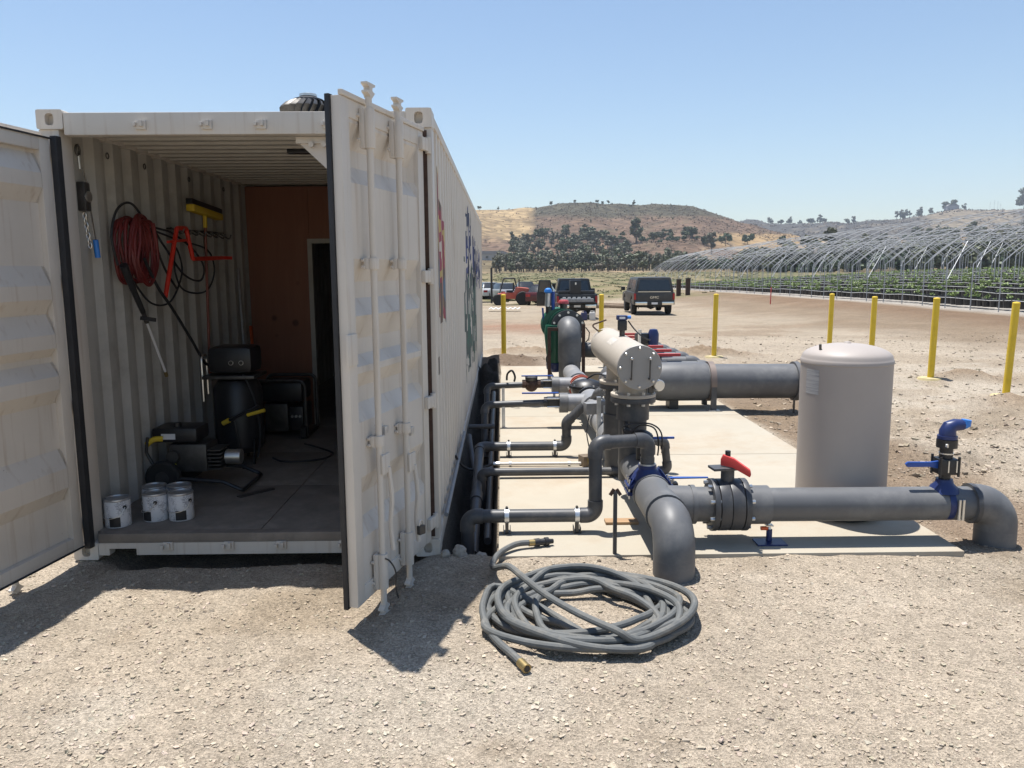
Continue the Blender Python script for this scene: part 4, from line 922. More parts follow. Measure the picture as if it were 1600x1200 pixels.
# small valve with blue handle behind the tee
t = thing('ball_valve', 'black ball valve with flat blue handle behind the tee', 'valve', (1.24, 5.86, 0.25))
MB().cyl((1.12, 5.86, 0.25), (1.22, 5.86, 0.25), 0.03, n=14).build('nipple', PVCD, t)
MB().box((1.26, 5.86, 0.26), (0.1, 0.08, 0.09)).build('body', BLACK, t, bevel=0.012)
MB().cyl((1.27, 5.86, 0.305), (1.27, 5.86, 0.33), 0.016, n=10).build('stem', ZINC, t)
MB().prism([(-0.03, -0.02), (0.05, -0.022), (0.27, -0.012), (0.27, 0.012), (0.05, 0.022), (-0.03, 0.02)], lambda p, q, h: (1.27+p, 5.86+q, h), 0.331, 0.34).build('handle', BLUE, t, bevel=0.002)
# steel post in front of the slab
t = thing('support_post', 'slim dark steel post with forked top in front of the main pipe', 'post', (0.722, 5.03, 0))
MB().bar((0.722, 5.03, -0.1), (0.722, 5.03, 0.47), 0.024, 0.024).build('shaft', PVCD, t)
for s_ in (-1, 1): MB().bar((0.722+s_*0.008, 5.03, 0.485), (0.722+s_*0.034, 5.03, 0.445), 0.012, 0.022).build('fork', RUSTY, t)
b_ = MB().b2((0.74, 5.62, 0.051), (0.98, 5.72, 0.07)).build('wood_block', mat('raw_timber', (0.35, 0.22, 0.12), 0.8)); tag(b_, 'scrap timber block lying on the slab under the main pipe', 'wood block')

# filter vessel
FX, FZ = 1.045, 1.15
t = thing('filter_vessel', 'beige cylindrical water filter lying on two flanged legs', 'filter', (FX, 6.35, 0.9))
MB().lathe([(0.10, 8.03), (0.15, 8.02), (0.166, 7.98), (0.166, 6.09)], (FX, 0, FZ), 44, (0, 1, 0)).build('shell', BEIGE, t)
MB().lathe([(0.172, 6.088), (0.172, 6.064), (0.169, 6.06)], (FX, 0, FZ), 44, (0, 1, 0)).build('end_plate', mat('end_plate_grey', (0.33, 0.31, 0.285), 0.45, var=0.04), t)
for k in range(8):
    a = 2*PI*(k)/8+PI/2; p = Vector((FX+0.148*math.cos(a), 6.055, FZ+0.148*math.sin(a)))
    MB().lathe([(0.012, -0.008), (0.012, 0.0), (0.006, 0.008)], p, 10, (0, -1, 0)).build('bolt', ZINC, t)
for x in (-0.065, 0.075):
    h = MB().tube(fillet([(FX+x, 6.06, FZ+0.07), (FX+x, 6.02, FZ+0.07), (FX+x-0.004, 6.02, FZ-0.085), (FX+x-0.004, 6.06, FZ-0.085)], 0.012, 4), 0.006, 8).build('handle', DSTEEL, t)
    MB().ball((FX+x, 6.025, FZ+0.072), 0.0125, 10, 8).build('knob', CHROME, h); MB().ball((FX+x-0.004, 6.025, FZ-0.085), 0.008, 10, 8).build('knob', DSTEEL, h)
for y in (6.35, 7.1):
    MB().cyl((FX, y, 0.905), (FX, y, FZ-0.08), 0.118, n=30).build('leg', BEIGE, t)
    MB().cyl((FX, y, 0.885), (FX, y, 0.912), 0.18, n=36).build('flange', BEIGE, t, bevel=0.003)
    bolt_ring(t, (FX, y, 0.918), (0, 0, 1), 0.153, 8, 0.014, 0.03)
# printed patch on the shell
b = MB(); vs = []
for a in np.linspace(2.0, 2.45, 6):
    for y in (6.75, 7.05):
        for rr in (0.1665, 0.1672): vs.append((FX+rr*math.cos(a), y, FZ+rr*math.sin(a)))
fs = []
for k in range(5): fs += [(4*k, 4*k+4, 4*k+6, 4*k+2), (4*k+1, 4*k+3, 4*k+7, 4*k+5), (4*k, 4*k+1, 4*k+5, 4*k+4), (4*k+2, 4*k+6, 4*k+7, 4*k+3)]
def print_mat():
    m = mat('printed_patch', (0.5, 0.46, 0.4), 0.5, var=0.3, scale=40); return m
b.add(vs, fs+[(0, 2, 3, 1), (20, 21, 23, 22)]).build('printed_label', print_mat(), t)
MB().tube(fillet([(FX-0.09, 7.85, FZ+0.13), (FX-0.17, 7.9, FZ+0.2), (FX-0.02, 7.9, FZ+0.25)], 0.02, 4), 0.008, 8).build('copper_line', RUSTY, t)
MB().box((FX-0.085, 7.85, FZ+0.148), (0.045, 0.05, 0.02)).build('fitting', BRASS, t)
c = MB().cyl((FX+0.0, 6.98, FZ+0.15), (FX+0.0, 6.98, FZ+0.215), 0.024, n=14).build('vent_nipple', DSTEEL, t)
v_ = thing('control_valve', 'black automatic valve with blue cap on top of the filter', 'valve', (FX, 6.98, FZ+0.215))
MB().box((FX, 6.98, FZ+0.26), (0.075, 0.075, 0.09)).build('body', BLACK, v_, bevel=0.01)
MB().box((FX-0.005, 6.98, FZ+0.327), (0.09, 0.07, 0.04)).build('cap', BLUED, v_, bevel=0.006)
MB().b2((FX-0.03, 6.942, FZ+0.318), (FX+0.02, 6.9445, FZ+0.336)).build('label', WHITE, v_)
MB().cyl((FX+0.045, 6.98, FZ+0.33), (FX+0.075, 6.98, FZ+0.33), 0.015, n=12).build('knob', BLUEL, v_)
MB().tube(spline([(FX+0.05, 6.97, FZ+0.3), (FX+0.1, 6.95, FZ+0.23), (FX+0.16, 6.9, FZ+0.17), (FX+0.24, 6.95, FZ+0.13)], 6), 0.006, 8).build('control_tube', BLACK, v_)
MB().cyl((FX+0.17, 7.3, FZ+0.02), (FX+0.28, 7.3, FZ+0.08), 0.03, n=14).build('port', DSTEEL, t)
v_ = thing('control_valve', 'black and blue control valve behind the right shoulder of the filter', 'valve', (FX+0.24, 7.3, FZ+0.08))
MB().box((FX+0.24, 7.3, FZ+0.12), (0.13, 0.10, 0.09), rz=0.3).build('body', BLACK, v_, bevel=0.012)
MB().lathe([(0.045, 0.06), (0.05, 0.1), (0.05, 0.16), (0.035, 0.20), (0.01, 0.205)], (FX+0.33, 7.28, FZ), 18).build('cap', BLUED, v_)
MB().cyl((FX+0.2, 7.25, FZ+0.0), (FX+0.2, 7.25, FZ+0.2), 0.016, n=10).build('solenoid', ZINC, v_)
v_ = thing('pressure_gauge', 'round pressure gauge beside the front leg of the filter', 'gauge', (FX+0.155, 6.27, 0.98))
MB().lathe([(0.04, 0.02), (0.046, 0.015), (0.046, -0.015), (0.042, -0.02)], (FX+0.185, 6.25, 0.985), 22, (0.3, -1, 0)).build('case', ZINC, v_)
MB().cyl((FX+0.11, 6.30, 0.965), (FX+0.17, 6.26, 0.985), 0.012, n=10).build('stem', DSTEEL, v_)
MB().box((FX+0.13, 6.28, 0.95), (0.04, 0.04, 0.06)).build('cock', DSTEEL, v_)
# legs of grey pipe under the filter
t = thing('filter_riser', 'dark grey flanged pipe riser under the front leg of the filter', 'pipe', (FX, 6.35, 0.2))
MB().cyl((FX, 6.35, 0.842), (FX, 6.35, 0.882), 0.18, n=36).build('flange', PVCD, t, bevel=0.004)
bolt_ring(t, (FX, 6.35, 0.838), (0, 0, 1), 0.153, 8, 0.015, 0.03)
MB().cyl((FX, 6.35, 0.70), (FX, 6.35, 0.841), 0.13, n=30).build('socket', PVCD, t)
MB().cyl((FX, 6.35, 0.20), (FX, 6.35, 0.70), 0.112, n=30).build('pipe', PVCD, t)
t = thing('filter_riser', 'dark grey flanged pipe riser under the rear leg of the filter, standing on the slab', 'pipe', (FX, 7.1, 0.05))
MB().cyl((FX, 7.1, 0.842), (FX, 7.1, 0.882), 0.18, n=36).build('flange', PVCD, t, bevel=0.004)
bolt_ring(t, (FX, 7.1, 0.838), (0, 0, 1), 0.153, 8, 0.015, 0.03)
MB().cyl((FX, 7.1, 0.055), (FX, 7.1, 0.841), 0.127, n=30).build('pipe', PVCD, t)
ring(t, (FX, 7.1, 0.50), (0, 0, 1), 0.14, 0.22, PVCD, 'coupling', 30)

# black hydraulic valve between feed elbow and riser
t = thing('hydraulic_valve', 'black hydraulic valve with looping control tubes in front of the filter riser', 'valve', (1.08, 6.12, 0.45))
MB().cyl((1.07, 6.05, 0.435), (1.07, 6.05, 0.60), 0.045, n=16).build('body', BLACK, t)
MB().lathe([(0.085, 0.60), (0.085, 0.625), (0.06, 0.65), (0.03, 0.665)], (1.07, 6.05, 0), 20).build('bonnet', BLACK, t)
for k in range(6): MB().cyl((1.07+0.07*math.cos(k*PI/3), 6.05+0.07*math.sin(k*PI/3), 0.59), (1.07+0.07*math.cos(k*PI/3), 6.05+0.07*math.sin(k*PI/3), 0.64), 0.007, n=6).build('bolt', ZINC, t)
MB().cyl((0.955, 6.1, 0.62), (0.955, 6.1, 0.72), 0.022, n=12).build('pilot', BLACK, t)
MB().box((0.95, 6.08, 0.65), (0.06, 0.05, 0.06)).build('pilot_body', BLACK, t, bevel=0.01)
MB().bar((0.93, 6.05, 0.655), (1.05, 6.05, 0.645), 0.02, 0.02).build('bridge', BLACK, t)
MB().tube(spline([(0.98, 6.05, 0.62), (1.03, 6.02, 0.70), (1.10, 5.98, 0.715), (1.16, 5.98, 0.68), (1.185, 5.98, 0.58), (1.18, 5.98, 0.48)], 6), 0.006, 8).build('control_tube', BLACK, t)
MB().tube(spline([(0.93, 6.05, 0.64), (0.92, 6.02, 0.7), (1.0, 6.0, 0.725), (1.12, 5.96, 0.73), (1.2, 5.96, 0.66), (1.21, 5.97, 0.5)], 6), 0.006, 8).build('control_tube', BLACK, t)
MB().prism([(0, -0.012), (0.2, -0.01), (0.2, 0.01), (0, 0.012)], lambda p, q, h: (1.13+p, 6.1+q, h), 0.585, 0.60).build('handle', BLUE, t)

# second line with riser to the grey box
t = thing('feed_pipe', 'grey feed pipe behind the front one, bending up to the grey junction box', 'pipe', (0.3, 7.8, 0.05))
run(t, [(-0.24, 5.75, -0.22), (-0.24, 7.8, 0.155), (0.625, 7.8, 0.155), (0.625, 7.8, 0.395), (0.80, 7.8, 0.56)], 0.045, 0.062, PVCD, 1.16, 18, 0.9)
ring(t, (-0.24, 6.7, -0.046), (0, 1, 0.18), 0.055, 0.14, PVCD, 'coupling', 18)
strut_clamp(0.51, 7.8, 0.155, 0.045, 'galvanised clamp on the second feed pipe near its riser')
strut_clamp(0.05, 7.8, 0.155, 0.045, 'galvanised clamp on the second feed pipe at the slab edge')
t = thing('junction_box', 'grey steel junction box on a slim post beside the main pipe', 'junction box', (0.93, 7.6, 0.05))
MB().b2((0.90, 7.57, 0.05), (0.94, 7.61, 0.68)).build('post', GALV, t)
MB().b2((0.96, 7.57, 0.05), (0.98, 7.60, 0.60)).build('conduit', GALV, t)
MB().box((0.85, 7.65, 0.56), (0.12, 0.10, 0.11), rz=0.2).build('box', PVCL, t, bevel=0.006)
MB().box((0.955, 7.62, 0.58), (0.09, 0.08, 0.12)).build('cover', PVCL, t, bevel=0.006)
MB().tube(spline([(0.83, 7.6, 0.5), (0.80, 7.55, 0.35), (0.82, 7.5, 0.2), (0.84, 7.45, 0.08)], 6), 0.006, 6).build('cable', RUBBER, t)
# third line with up-and-over loop on the right
t = thing('drain_pipe', 'thin grey pipe low across the slab with a square loop at its right end', 'pipe', (0.6, 6.98, 0.05))
run(t, [(-0.2, 6.98, -0.25), (-0.2, 6.98, 0.105), (1.47, 6.98, 0.105), (1.435, 6.98, 0.375), (1.15, 6.9, 0.385)], 0.036, 0.045, PVCD, 1.2, 16, 0.9)
# conduit and cable
t = thing('cable_conduit', 'pale thin conduit lying across the slab between two grey pipes', 'conduit', (0.35, 7.4, 0.05))
MB().cyl((-0.05, 7.4, 0.075), (0.74, 7.4, 0.075), 0.015, n=12).build('tube', mat('pale_conduit', (0.6, 0.57, 0.52), 0.45, var=0.05), t)
MB().cyl((-0.10, 7.4, 0.077), (-0.04, 7.4, 0.077), 0.02, n=10).build('connector', ZINC, t)
MB().tube(spline([(0.74, 7.4, 0.075), (0.82, 7.42, 0.09), (0.88, 7.5, 0.16), (0.9, 7.57, 0.25)], 6), 0.013, 8).build('whip', PVCL, t)
MB().tube(spline([(-0.435, 7.05, 0.24), (-0.38, 7.1, 0.14), (-0.28, 7.25, 0.06), (-0.1, 7.4, 0.077)], 6), 0.012, 8).build('cable', RUBBER, t)
for x in (0.06, 0.62): ring(t, (x, 7.4, 0.075), (1, 0, 0), 0.023, 0.02, GALV, 'clip', 12)
t = thing('meter_box', 'small brown box with round dial on the slab beside the pipes', 'meter box', (0.78, 7.35, 0.05))
MB().box((0.80, 7.42, 0.10), (0.15, 0.12, 0.1), rz=0.35).build('body', mat('brown_box', (0.16, 0.12, 0.08), 0.6, var=0.3), t, bevel=0.006)
MB().cyl((0.815, 7.36, 0.11), (0.82, 7.35, 0.112), 0.035, n=18).build('dial', BRASS, t)

# rear header with fittings
t = thing('main_pipe', 'thick pale grey pipe running back from the filter to the pump riser', 'pipe', (HX_, 9.5, 0.05))
MB().cyl((HX_, 7.2, HZ_), (HX_, 12.2, HZ_), 0.13, n=30).build('pipe', PVCL, t)
for y, rr, wd, m in ((7.45, 0.15, 0.34, PVCL), (8.35, 0.148, 0.3, PVCL), (9.25, 0.152, 0.5, PVCL), (9.62, 0.16, 0.05, BLACK), (10.35, 0.152, 0.5, PVCL), (11.15, 0.15, 0.3, PVCL)):
    ring(t, (HX_, y, HZ_), (0, 1, 0), rr, wd, m, 'coupling', 30)
for y in (9.3, 10.75):
    MB().cyl((HX_-0.32, y, HZ_+0.02), (HX_-0.05, y, HZ_+0.02), 0.105, n=24).build('branch', PVCL, t)
    ring(t, (HX_-0.34, y, HZ_+0.02), (1, 0, 0), 0.118, 0.1, PVC, 'reducer', 24)
run(t, [(HX_-0.02, 9.0, HZ_+0.1), (HX_+0.02, 8.85, HZ_+0.2), (HX_+0.30, 8.6, HZ_+0.42)], 0.05, 0.05, PVC, 1.15, 16)
t = thing('pipe_valve', 'black round topped inline valve on the rear main pipe', 'valve', (HX_, 9.95, 0.3))
MB().lathe([(0.16, 0.30), (0.20, 0.42), (0.20, 0.45), (0.16, 0.50), (0.06, 0.53)], (HX_, 9.95, 0), 28).build('body', BLACK, t)
ring(t, (HX_, 9.95, 0.44), (0, 0, 1), 0.225, 0.03, BLACK, 'flange', 30)
bolt_ring(t, (HX_, 9.95, 0.45), (0, 0, 1), 0.205, 10, 0.012, 0.05)
MB().cyl((HX_+0.26, 9.9, 0.05), (HX_+0.26, 9.9, 0.52), 0.045, n=16).build('drain', BLACK, t)
MB().tube(spline([(HX_, 9.95, 0.53), (HX_+0.12, 9.9, 0.6), (HX_+0.25, 9.88, 0.56), (HX_+0.3, 9.85, 0.4)], 6), 0.01, 8).build('control_tube', BLACK, t)
MB().lathe([(0.065, 0.5), (0.075, 0.54), (0.075, 0.6), (0.04, 0.62)], (HX_+0.26, 9.9, 0), 18).build('cap', PVCL, t)
t = thing('pipe_coupling', 'orange red grooved clamp round the rear main pipe', 'clamp', (HX_, 10.62, 0.2))
for y in (10.56, 10.68): ring(t, (HX_, y, HZ_), (0, 1, 0), 0.168, 0.04, mat('coupling_red', (0.42, 0.08, 0.04), 0.5), 'half_ring', 30)
for s_ in (-1, 1): MB().cyl((HX_+s_*0.175, 10.53, HZ_), (HX_+s_*0.175, 10.72, HZ_), 0.014, n=8).build('bolt', ZINC, t)
# lines with ball valves behind
def valve_line(y, z, x_end, xv, name_l, valve_l, ball=None):
    t = thing('feed_pipe', name_l, 'pipe', (0.2, y, 0.05))
    run(t, [(-0.22, y-0.25, -0.25), (-0.22, y, z-0.03), (x_end, y, z)], 0.04, 0.07, PVCD, 1.18, 16)
    for x in (0.0,): MB().b2((x-0.02, y-0.03, 0.051), (x+0.02, y+0.03, z-0.04)).build('support', GALV, t)
    v = thing('ball_valve', valve_l, 'valve', (xv, y, z-0.06))
    MB().box((xv, y, z), (0.16, 0.11, 0.12)).build('body', BLACK, v, bevel=0.02)
    for s_ in (-1, 1): ring(v, (xv+s_*0.1, y, z), (1, 0, 0), 0.06, 0.04, BLACK, 'union', 16)
    for s_ in (-1, 1):
        for q in (-1, 1): MB().cyl((xv-0.085, y+s_*0.052, z+q*0.05), (xv+0.085, y+s_*0.052, z+q*0.05), 0.01, n=6).build('tie_bolt', ZINC, v)
    MB().cyl((xv, y, z+0.06), (xv, y, z+0.10), 0.015, n=10).build('stem', ZINC, v)
    MB().prism([(0.05, -0.022), (0.05, 0.022), (-0.05, 0.022), (-0.38, 0.014), (-0.38, -0.014), (-0.05, -0.022)], lambda p, q, h: (xv+p, y+q, h), z+0.10, z+0.115).build('handle', BLUE, v)
    return t
valve_line(9.3, 0.35, 0.72, 0.60, 'nearer of the two thin pipes with ball valves behind the junction box', 'nearer black ball valve with a long blue handle')
t = valve_line(10.8, 0.355, 0.72, 0.63, 'farther of the two thin pipes with ball valves, at the spoil heap', 'farther black ball valve with a long blue handle')
b_ = thing('water_meter', 'brown round water meter on the farther thin pipe', 'meter', (0.385, 10.8, 0.25))
MB().ball((0.385, 10.8, 0.34), 0.095, 18, 12, (1, 1, 1)).build('body', RUSTY, b_)
MB().lathe([(0.075, 0.40), (0.085, 0.42), (0.085, 0.45), (0.05, 0.46)], (0.385, 10.8, 0), 18).build('register', DSTEEL, b_)
for s_ in (-1, 1): ring(b_, (0.385+s_*0.1, 10.8, 0.353), (1, 0, 0), 0.058, 0.05, RUSTY, 'nut', 8)
MB().tube(spline([(0.05, 10.8, 0.41), (0.06, 10.75, 0.5), (0.12, 10.7, 0.55), (0.16, 10.7, 0.47), (0.15, 10.72, 0.4)], 6), 0.014, 8).build('cable_loop', RUBBER, b_)
# small dark pipes lying in the trench
for (a, c, r_, lb) in (((-0.13, 5.9, -0.16), (-0.14, 12.0, 0.05), 0.03, 'thin dark pipe lying lengthwise in the trench'), ((-0.40, 9.0, 0.12), (-0.1, 9.02, 0.12), 0.028, 'short dark pipe crossing the trench from the container'), ((-0.38, 8.6, 0.1), (-0.30, 8.0, -0.2), 0.03, 'short dark brace pipe slanting down into the trench')):
    tag(MB().cyl(a, c, r_, n=14).build('trench_pipe', PVCD), lb, 'pipe')
tag(MB().cyl((-0.45+0.038, 5.5, 0.18), (-0.45+0.038, 8.3, 0.20), 0.016, n=10).build('wall_conduit', PVCL), 'grey conduit running along the foot of the container wall', 'conduit')

# pump riser and its green check valve
PYR = 12.4
t = thing('pump_riser', 'tall grey riser pipe with elbow turning back at the end of the slab', 'pipe', (HX_, PYR, 0.05))
run(t, [(HX_-0.01, PYR, 0.06), (HX_-0.01, PYR, 0.985), (HX_-0.01, PYR+0.55, 0.985)], 0.17, 0.19, PVC, 1.07, 30, 0.25)
ring(t, (HX_-0.01, PYR, 0.62), (0, 0, 1), 0.182, 0.3, PVC, 'coupling', 30)
MB().cyl((HX_-0.01, PYR+0.28, 0.985), (HX_-0.01, PYR+0.34, 0.985), 0.27, n=36).build('flange', PVCD, t)
bolt_ring(t, (HX_-0.01, PYR+0.275, 0.985), (0, 1, 0), 0.235, 10, 0.02, 0.04)
t = thing('check_valve', 'green iron check valve bolted behind the tall riser', 'valve', (HX_-0.14, PYR+0.5, 0.6))
MB().cyl((HX_-0.04, PYR+0.36, 0.985), (HX_-0.04, PYR+0.42, 0.985), 0.28, n=36).build('flange', GREEN, t)
MB().lathe([(0.28, 0.42), (0.2, 0.5), (0.22, 0.75), (0.28, 0.85), (0.28, 0.9)], (HX_-0.14, PYR, 1.0), 30, (0, 1, 0)).build('body', GREEN, t)
MB().lathe([(0.12, 0.42), (0.14, 0.6), (0.17, 0.9), (0.15, 1.02)], (HX_-0.22, PYR+0.34, 0), 24).build('side_body', GREEN, t)
MB().lathe([(0.08, 0.27), (0.13, 0.32), (0.14, 0.4), (0.12, 0.42)], (HX_-0.22, PYR+0.34, 0), 24).build('foot', BLUED, t)
MB().tube(spline([(HX_-0.28, PYR+0.2, 0.62), (HX_-0.36, PYR+0.2, 0.5), (HX_-0.3, PYR+0.15, 0.3), (HX_-0.2, PYR+0.1, 0.12)], 6), 0.012, 8).build('cable', RUBBER, t)
MB().tube([(HX_+0.27, PYR+0.3, 0.98), (HX_+0.33, PYR+0.3, 0.9), (HX_+0.32, PYR+0.3, 0.8), (HX_+0.27, PYR+0.3, 0.74)], 0.009, 8).build('sense_line', DSTEEL, t)
t = thing('relief_nozzle', 'grey nipple with red cap on top of the green check valve', 'valve', (HX_-0.1, PYR+0.6, 1.2))
MB().cyl((HX_-0.06, PYR+0.6, 1.15), (HX_-0.06, PYR+0.6, 1.36), 0.06, n=18).build('nipple', DSTEEL, t)
MB().lathe([(0.085, 1.345), (0.085, 1.38), (0.07, 1.405), (0.02, 1.41)], (HX_-0.06, PYR+0.6, 0), 18).build('cap', mat('cap_red', (0.5, 0.08, 0.09), 0.5), t)
MB().bar((HX_-0.22, PYR+0.6, 1.33), (HX_-0.1, PYR+0.6, 1.345), 0.03, 0.05).build('lever', mat('lever_pink', (0.4, 0.18, 0.17), 0.5), t)
t = thing('air_valve', 'tall clear and blue air valve left of the riser', 'air valve', (HX_-0.29, PYR+0.6, 1.15))
MB().cyl((HX_-0.30, PYR+0.6, 1.12), (HX_-0.30, PYR+0.6, 1.30), 0.05, n=16).build('body', DSTEEL, t)
MB().cyl((HX_-0.32, PYR+0.6, 1.30), (HX_-0.31, PYR+0.6, 1.52), 0.045, n=16).build('float_chamber', GALV, t)
MB().lathe([(0.05, 1.515), (0.065, 1.54), (0.055, 1.58), (0.02, 1.60)], (HX_-0.31, PYR+0.6, 0), 16).build('cap', BLUEL, t)
MB().cyl((HX_-0.23, PYR+0.6, 1.24), (HX_-0.23, PYR+0.6, 1.54), 0.03, n=12).build('side_tube', BLUE, t)
MB().bar((HX_-0.38, PYR+0.6, 1.0), (HX_-0.40, PYR+0.6, 1.28), 0.02, 0.03).build('handle', BLUE, t)
t = thing('steel_frame', 'rusty brown steel frame straddling the tall riser', 'frame', (HX_, PYR+0.2, 0.05))
MB().b2((0.70, PYR+0.02, 0.05), (0.75, PYR+0.07, 1.0)).build('leg', RUSTY, t)
MB().b2((1.235, PYR+0.02, 0.05), (1.285, PYR+0.07, 1.05)).build('leg', RUSTY, t)
MB().b2((0.7505, PYR+0.022, 0.95), (0.86, PYR+0.068, 0.998)).build('crossbar', RUSTY, t)
t = thing('suction_pipe', 'dark pipe leaving the riser towards the wide manifold', 'pipe', (1.6, PYR+0.5, 0.4))
MB().cyl((1.22, PYR+0.35, 0.62), (2.1, PYR+0.2, 0.60), 0.12, n=22).build('pipe', PVCD, t)
ring(t, (2.02, PYR+0.2, 0.60), (1, -0.15, 0), 0.15, 0.14, DSTEEL, 'coupling', 22)
MB().b2((1.62, PYR+0.15, 0.051), (1.70, PYR+0.35, 0.49)).build('support', DSTEEL, t)
t = thing('concrete_block', 'low concrete pad block behind the tall riser', 'block', (1.5, 13.2, 0.05))
MB().b2((1.25, 12.95, 0.051), (2.0, 13.4, 0.24)).build('body', CONC, t, bevel=0.012)

# wide manifold
MY = 10.55
t = thing('manifold_pipe', 'very wide dark grey manifold pipe lying behind the slab towards the tank', 'pipe', (2.9, MY, 0.05))
MB().cyl((1.72, MY, 0.405), (2.74, MY, 0.405), 0.238, n=40).build('pipe', PVC, t)
MB().lathe([(0.238, 2.02), (0.252, 2.06), (0.258, 2.1), (0.258, 2.66), (0.25, 2.70)], (0, MY, 0.405), 40, (1, 0, 0)).build('bell', PVC, t)
MB().cyl((2.70, MY, 0.405), (3.92, MY, 0.398), 0.230, n=40).build('pipe', PVC, t)
ring(t, (3.90, MY, 0.398), (1, 0, 0), 0.262, 0.06, PVC, 'end_rim', 40)
run(t, [(1.75, MY, 0.405), (1.55, MY, 0.405), (1.5, MY+0.4, 0.405)], 0.232, 0.15, PVC, 1.05, 32, 0.2)
ring(t, (2.755, MY, 0.405), (1, 0, 0), 0.264, 0.075, mat('strap_brown', (0.2, 0.16, 0.14), 0.6, 0.3), 'strap', 40)
for dy in (-0.26, 0.22): MB().b2((2.72, MY+dy, 0.051), (2.79, MY+dy+0.04, 0.36)).build('leg', PVCD, t)
MB().b2((2.68, MY-0.30, 0.05), (2.83, MY-0.2, 0.06)).build('foot', GALV, t)
MB().b2((2.2, MY-0.12, 0.051), (2.32, MY+0.12, 0.17)).build('cradle', BLACK, t)
MB().cyl((3.83, MY-0.2, 0.0), (3.83, MY-0.2, 0.2), 0.014, n=8).build('drain', DSTEEL, t)
for k in range(7):
    y = 11.35+k*0.62; xe = 2.96-0.02*k
    t = thing('lateral_pipe', ['nearest of the row of grey lateral pipes with red levers', 'second grey lateral pipe behind the wide manifold', 'third grey lateral pipe in the row with red levers', 'fourth grey lateral pipe, middle of the row', 'fifth grey lateral pipe in the row', 'sixth grey lateral pipe, next to the farthest', 'farthest grey lateral pipe of the row'][k], 'pipe', (2.5, y, 0.05), group='lateral pipes with red levers')
    run(t, [(1.75, y, 0.50), (xe, y, 0.50), (xe, y, -0.1)], 0.085, 0.12, PVC, 1.15, 20, 0.8)
    MB().box((2.24, y, 0.50), (0.2, 0.2, 0.2)).build('valve_body', PVCD, t, bevel=0.04)
    MB().cyl((2.24, y, 0.60), (2.24, y, 0.66), 0.03, n=10).build('stem', BLACK, t)
    MB().prism([(-0.05, -0.03), (0.06, -0.03), (0.30, -0.017), (0.30, 0.017), (0.06, 0.03), (-0.05, 0.03)], lambda p, q, h: (2.24+p, y+q, h), 0.655, 0.695).build('red_lever', REDP, t, bevel=0.006)
    MB().b2((1.9, y-0.03, 0.051), (1.96, y+0.03, 0.42)).build('support', GALV, t)

# pressure tank
TX, TY, TR = 2.545, 5.86, 0.32
t = thing('pressure_tank', 'tall taupe domed steel pressure tank standing on the slab', 'tank', (TX, TY, 0.05))
pf = [(0.28, 0.10), (TR, 0.14), (TR, 1.20), (TR+0.004, 1.205), (TR+0.004, 1.225), (TR, 1.232), (TR-0.006, 1.245)]+[((TR-0.006)*math.cos(a), 1.245+0.10*math.sin(a)) for a in np.linspace(0.15, PI/2-0.03, 10)]
MB().lathe(pf, (TX, TY, 0), 56).build('shell', TANKM, t)
MB().lathe([(0.25, 0.052), (0.25, 0.12)], (TX, TY, 0), 40).build('base_ring', RUBBER, t)
MB().cyl((TX-0.23, TY-0.08, 1.29), (TX-0.235, TY-0.085, 1.345), 0.010, n=8).build('air_nipple', DSTEEL, t)
MB().lathe([(0.03, 1.343), (0.02, 1.356)], (TX, TY, 0), 14).build('top_plug', TANKM, t)
lab = MB(); vs = []
for a in np.linspace(3.33, 3.72, 7):
    for rr in (TR+0.0006, TR+0.0014):
        for z in (0.985, 1.165): vs.append((TX+rr*math.cos(a), TY+rr*math.sin(a), z))
fs = []
for k in range(6): fs += [(4*k, 4*k+4, 4*k+5, 4*k+1), (4*k+2, 4*k+3, 4*k+7, 4*k+6), (4*k+1, 4*k+5, 4*k+7, 4*k+3), (4*k, 4*k+2, 4*k+6, 4*k+4)]
def label_mat():
    m = bpy.data.materials.new('label_print'); m.use_nodes = True; nt = m.node_tree; bs = nt.nodes['Principled BSDF']; L = nt.links.new
    tc = nt.nodes.new('ShaderNodeTexCoord'); mp = nt.nodes.new('ShaderNodeMapping'); mp.inputs['Scale'].default_value = (2, 2, 150)
    n = nt.nodes.new('ShaderNodeTexNoise'); n.inputs['Scale'].default_value = 1; L(tc.outputs['Object'], mp.inputs['Vector']); L(mp.outputs[0], n.inputs['Vector'])
    cr = nt.nodes.new('ShaderNodeValToRGB'); cr.color_ramp.elements[0].position = 0.42; cr.color_ramp.elements[0].color = (0.26, 0.26, 0.27, 1); cr.color_ramp.elements[1].position = 0.5; cr.color_ramp.elements[1].color = (0.42, 0.41, 0.4, 1)
    L(n.outputs['Fac'], cr.inputs[0]); L(cr.outputs[0], bs.inputs['Base Color']); return m
lab.add(vs, fs+[(0, 1, 3, 2), (24, 26, 27, 25)]).build('label', label_mat(), t)

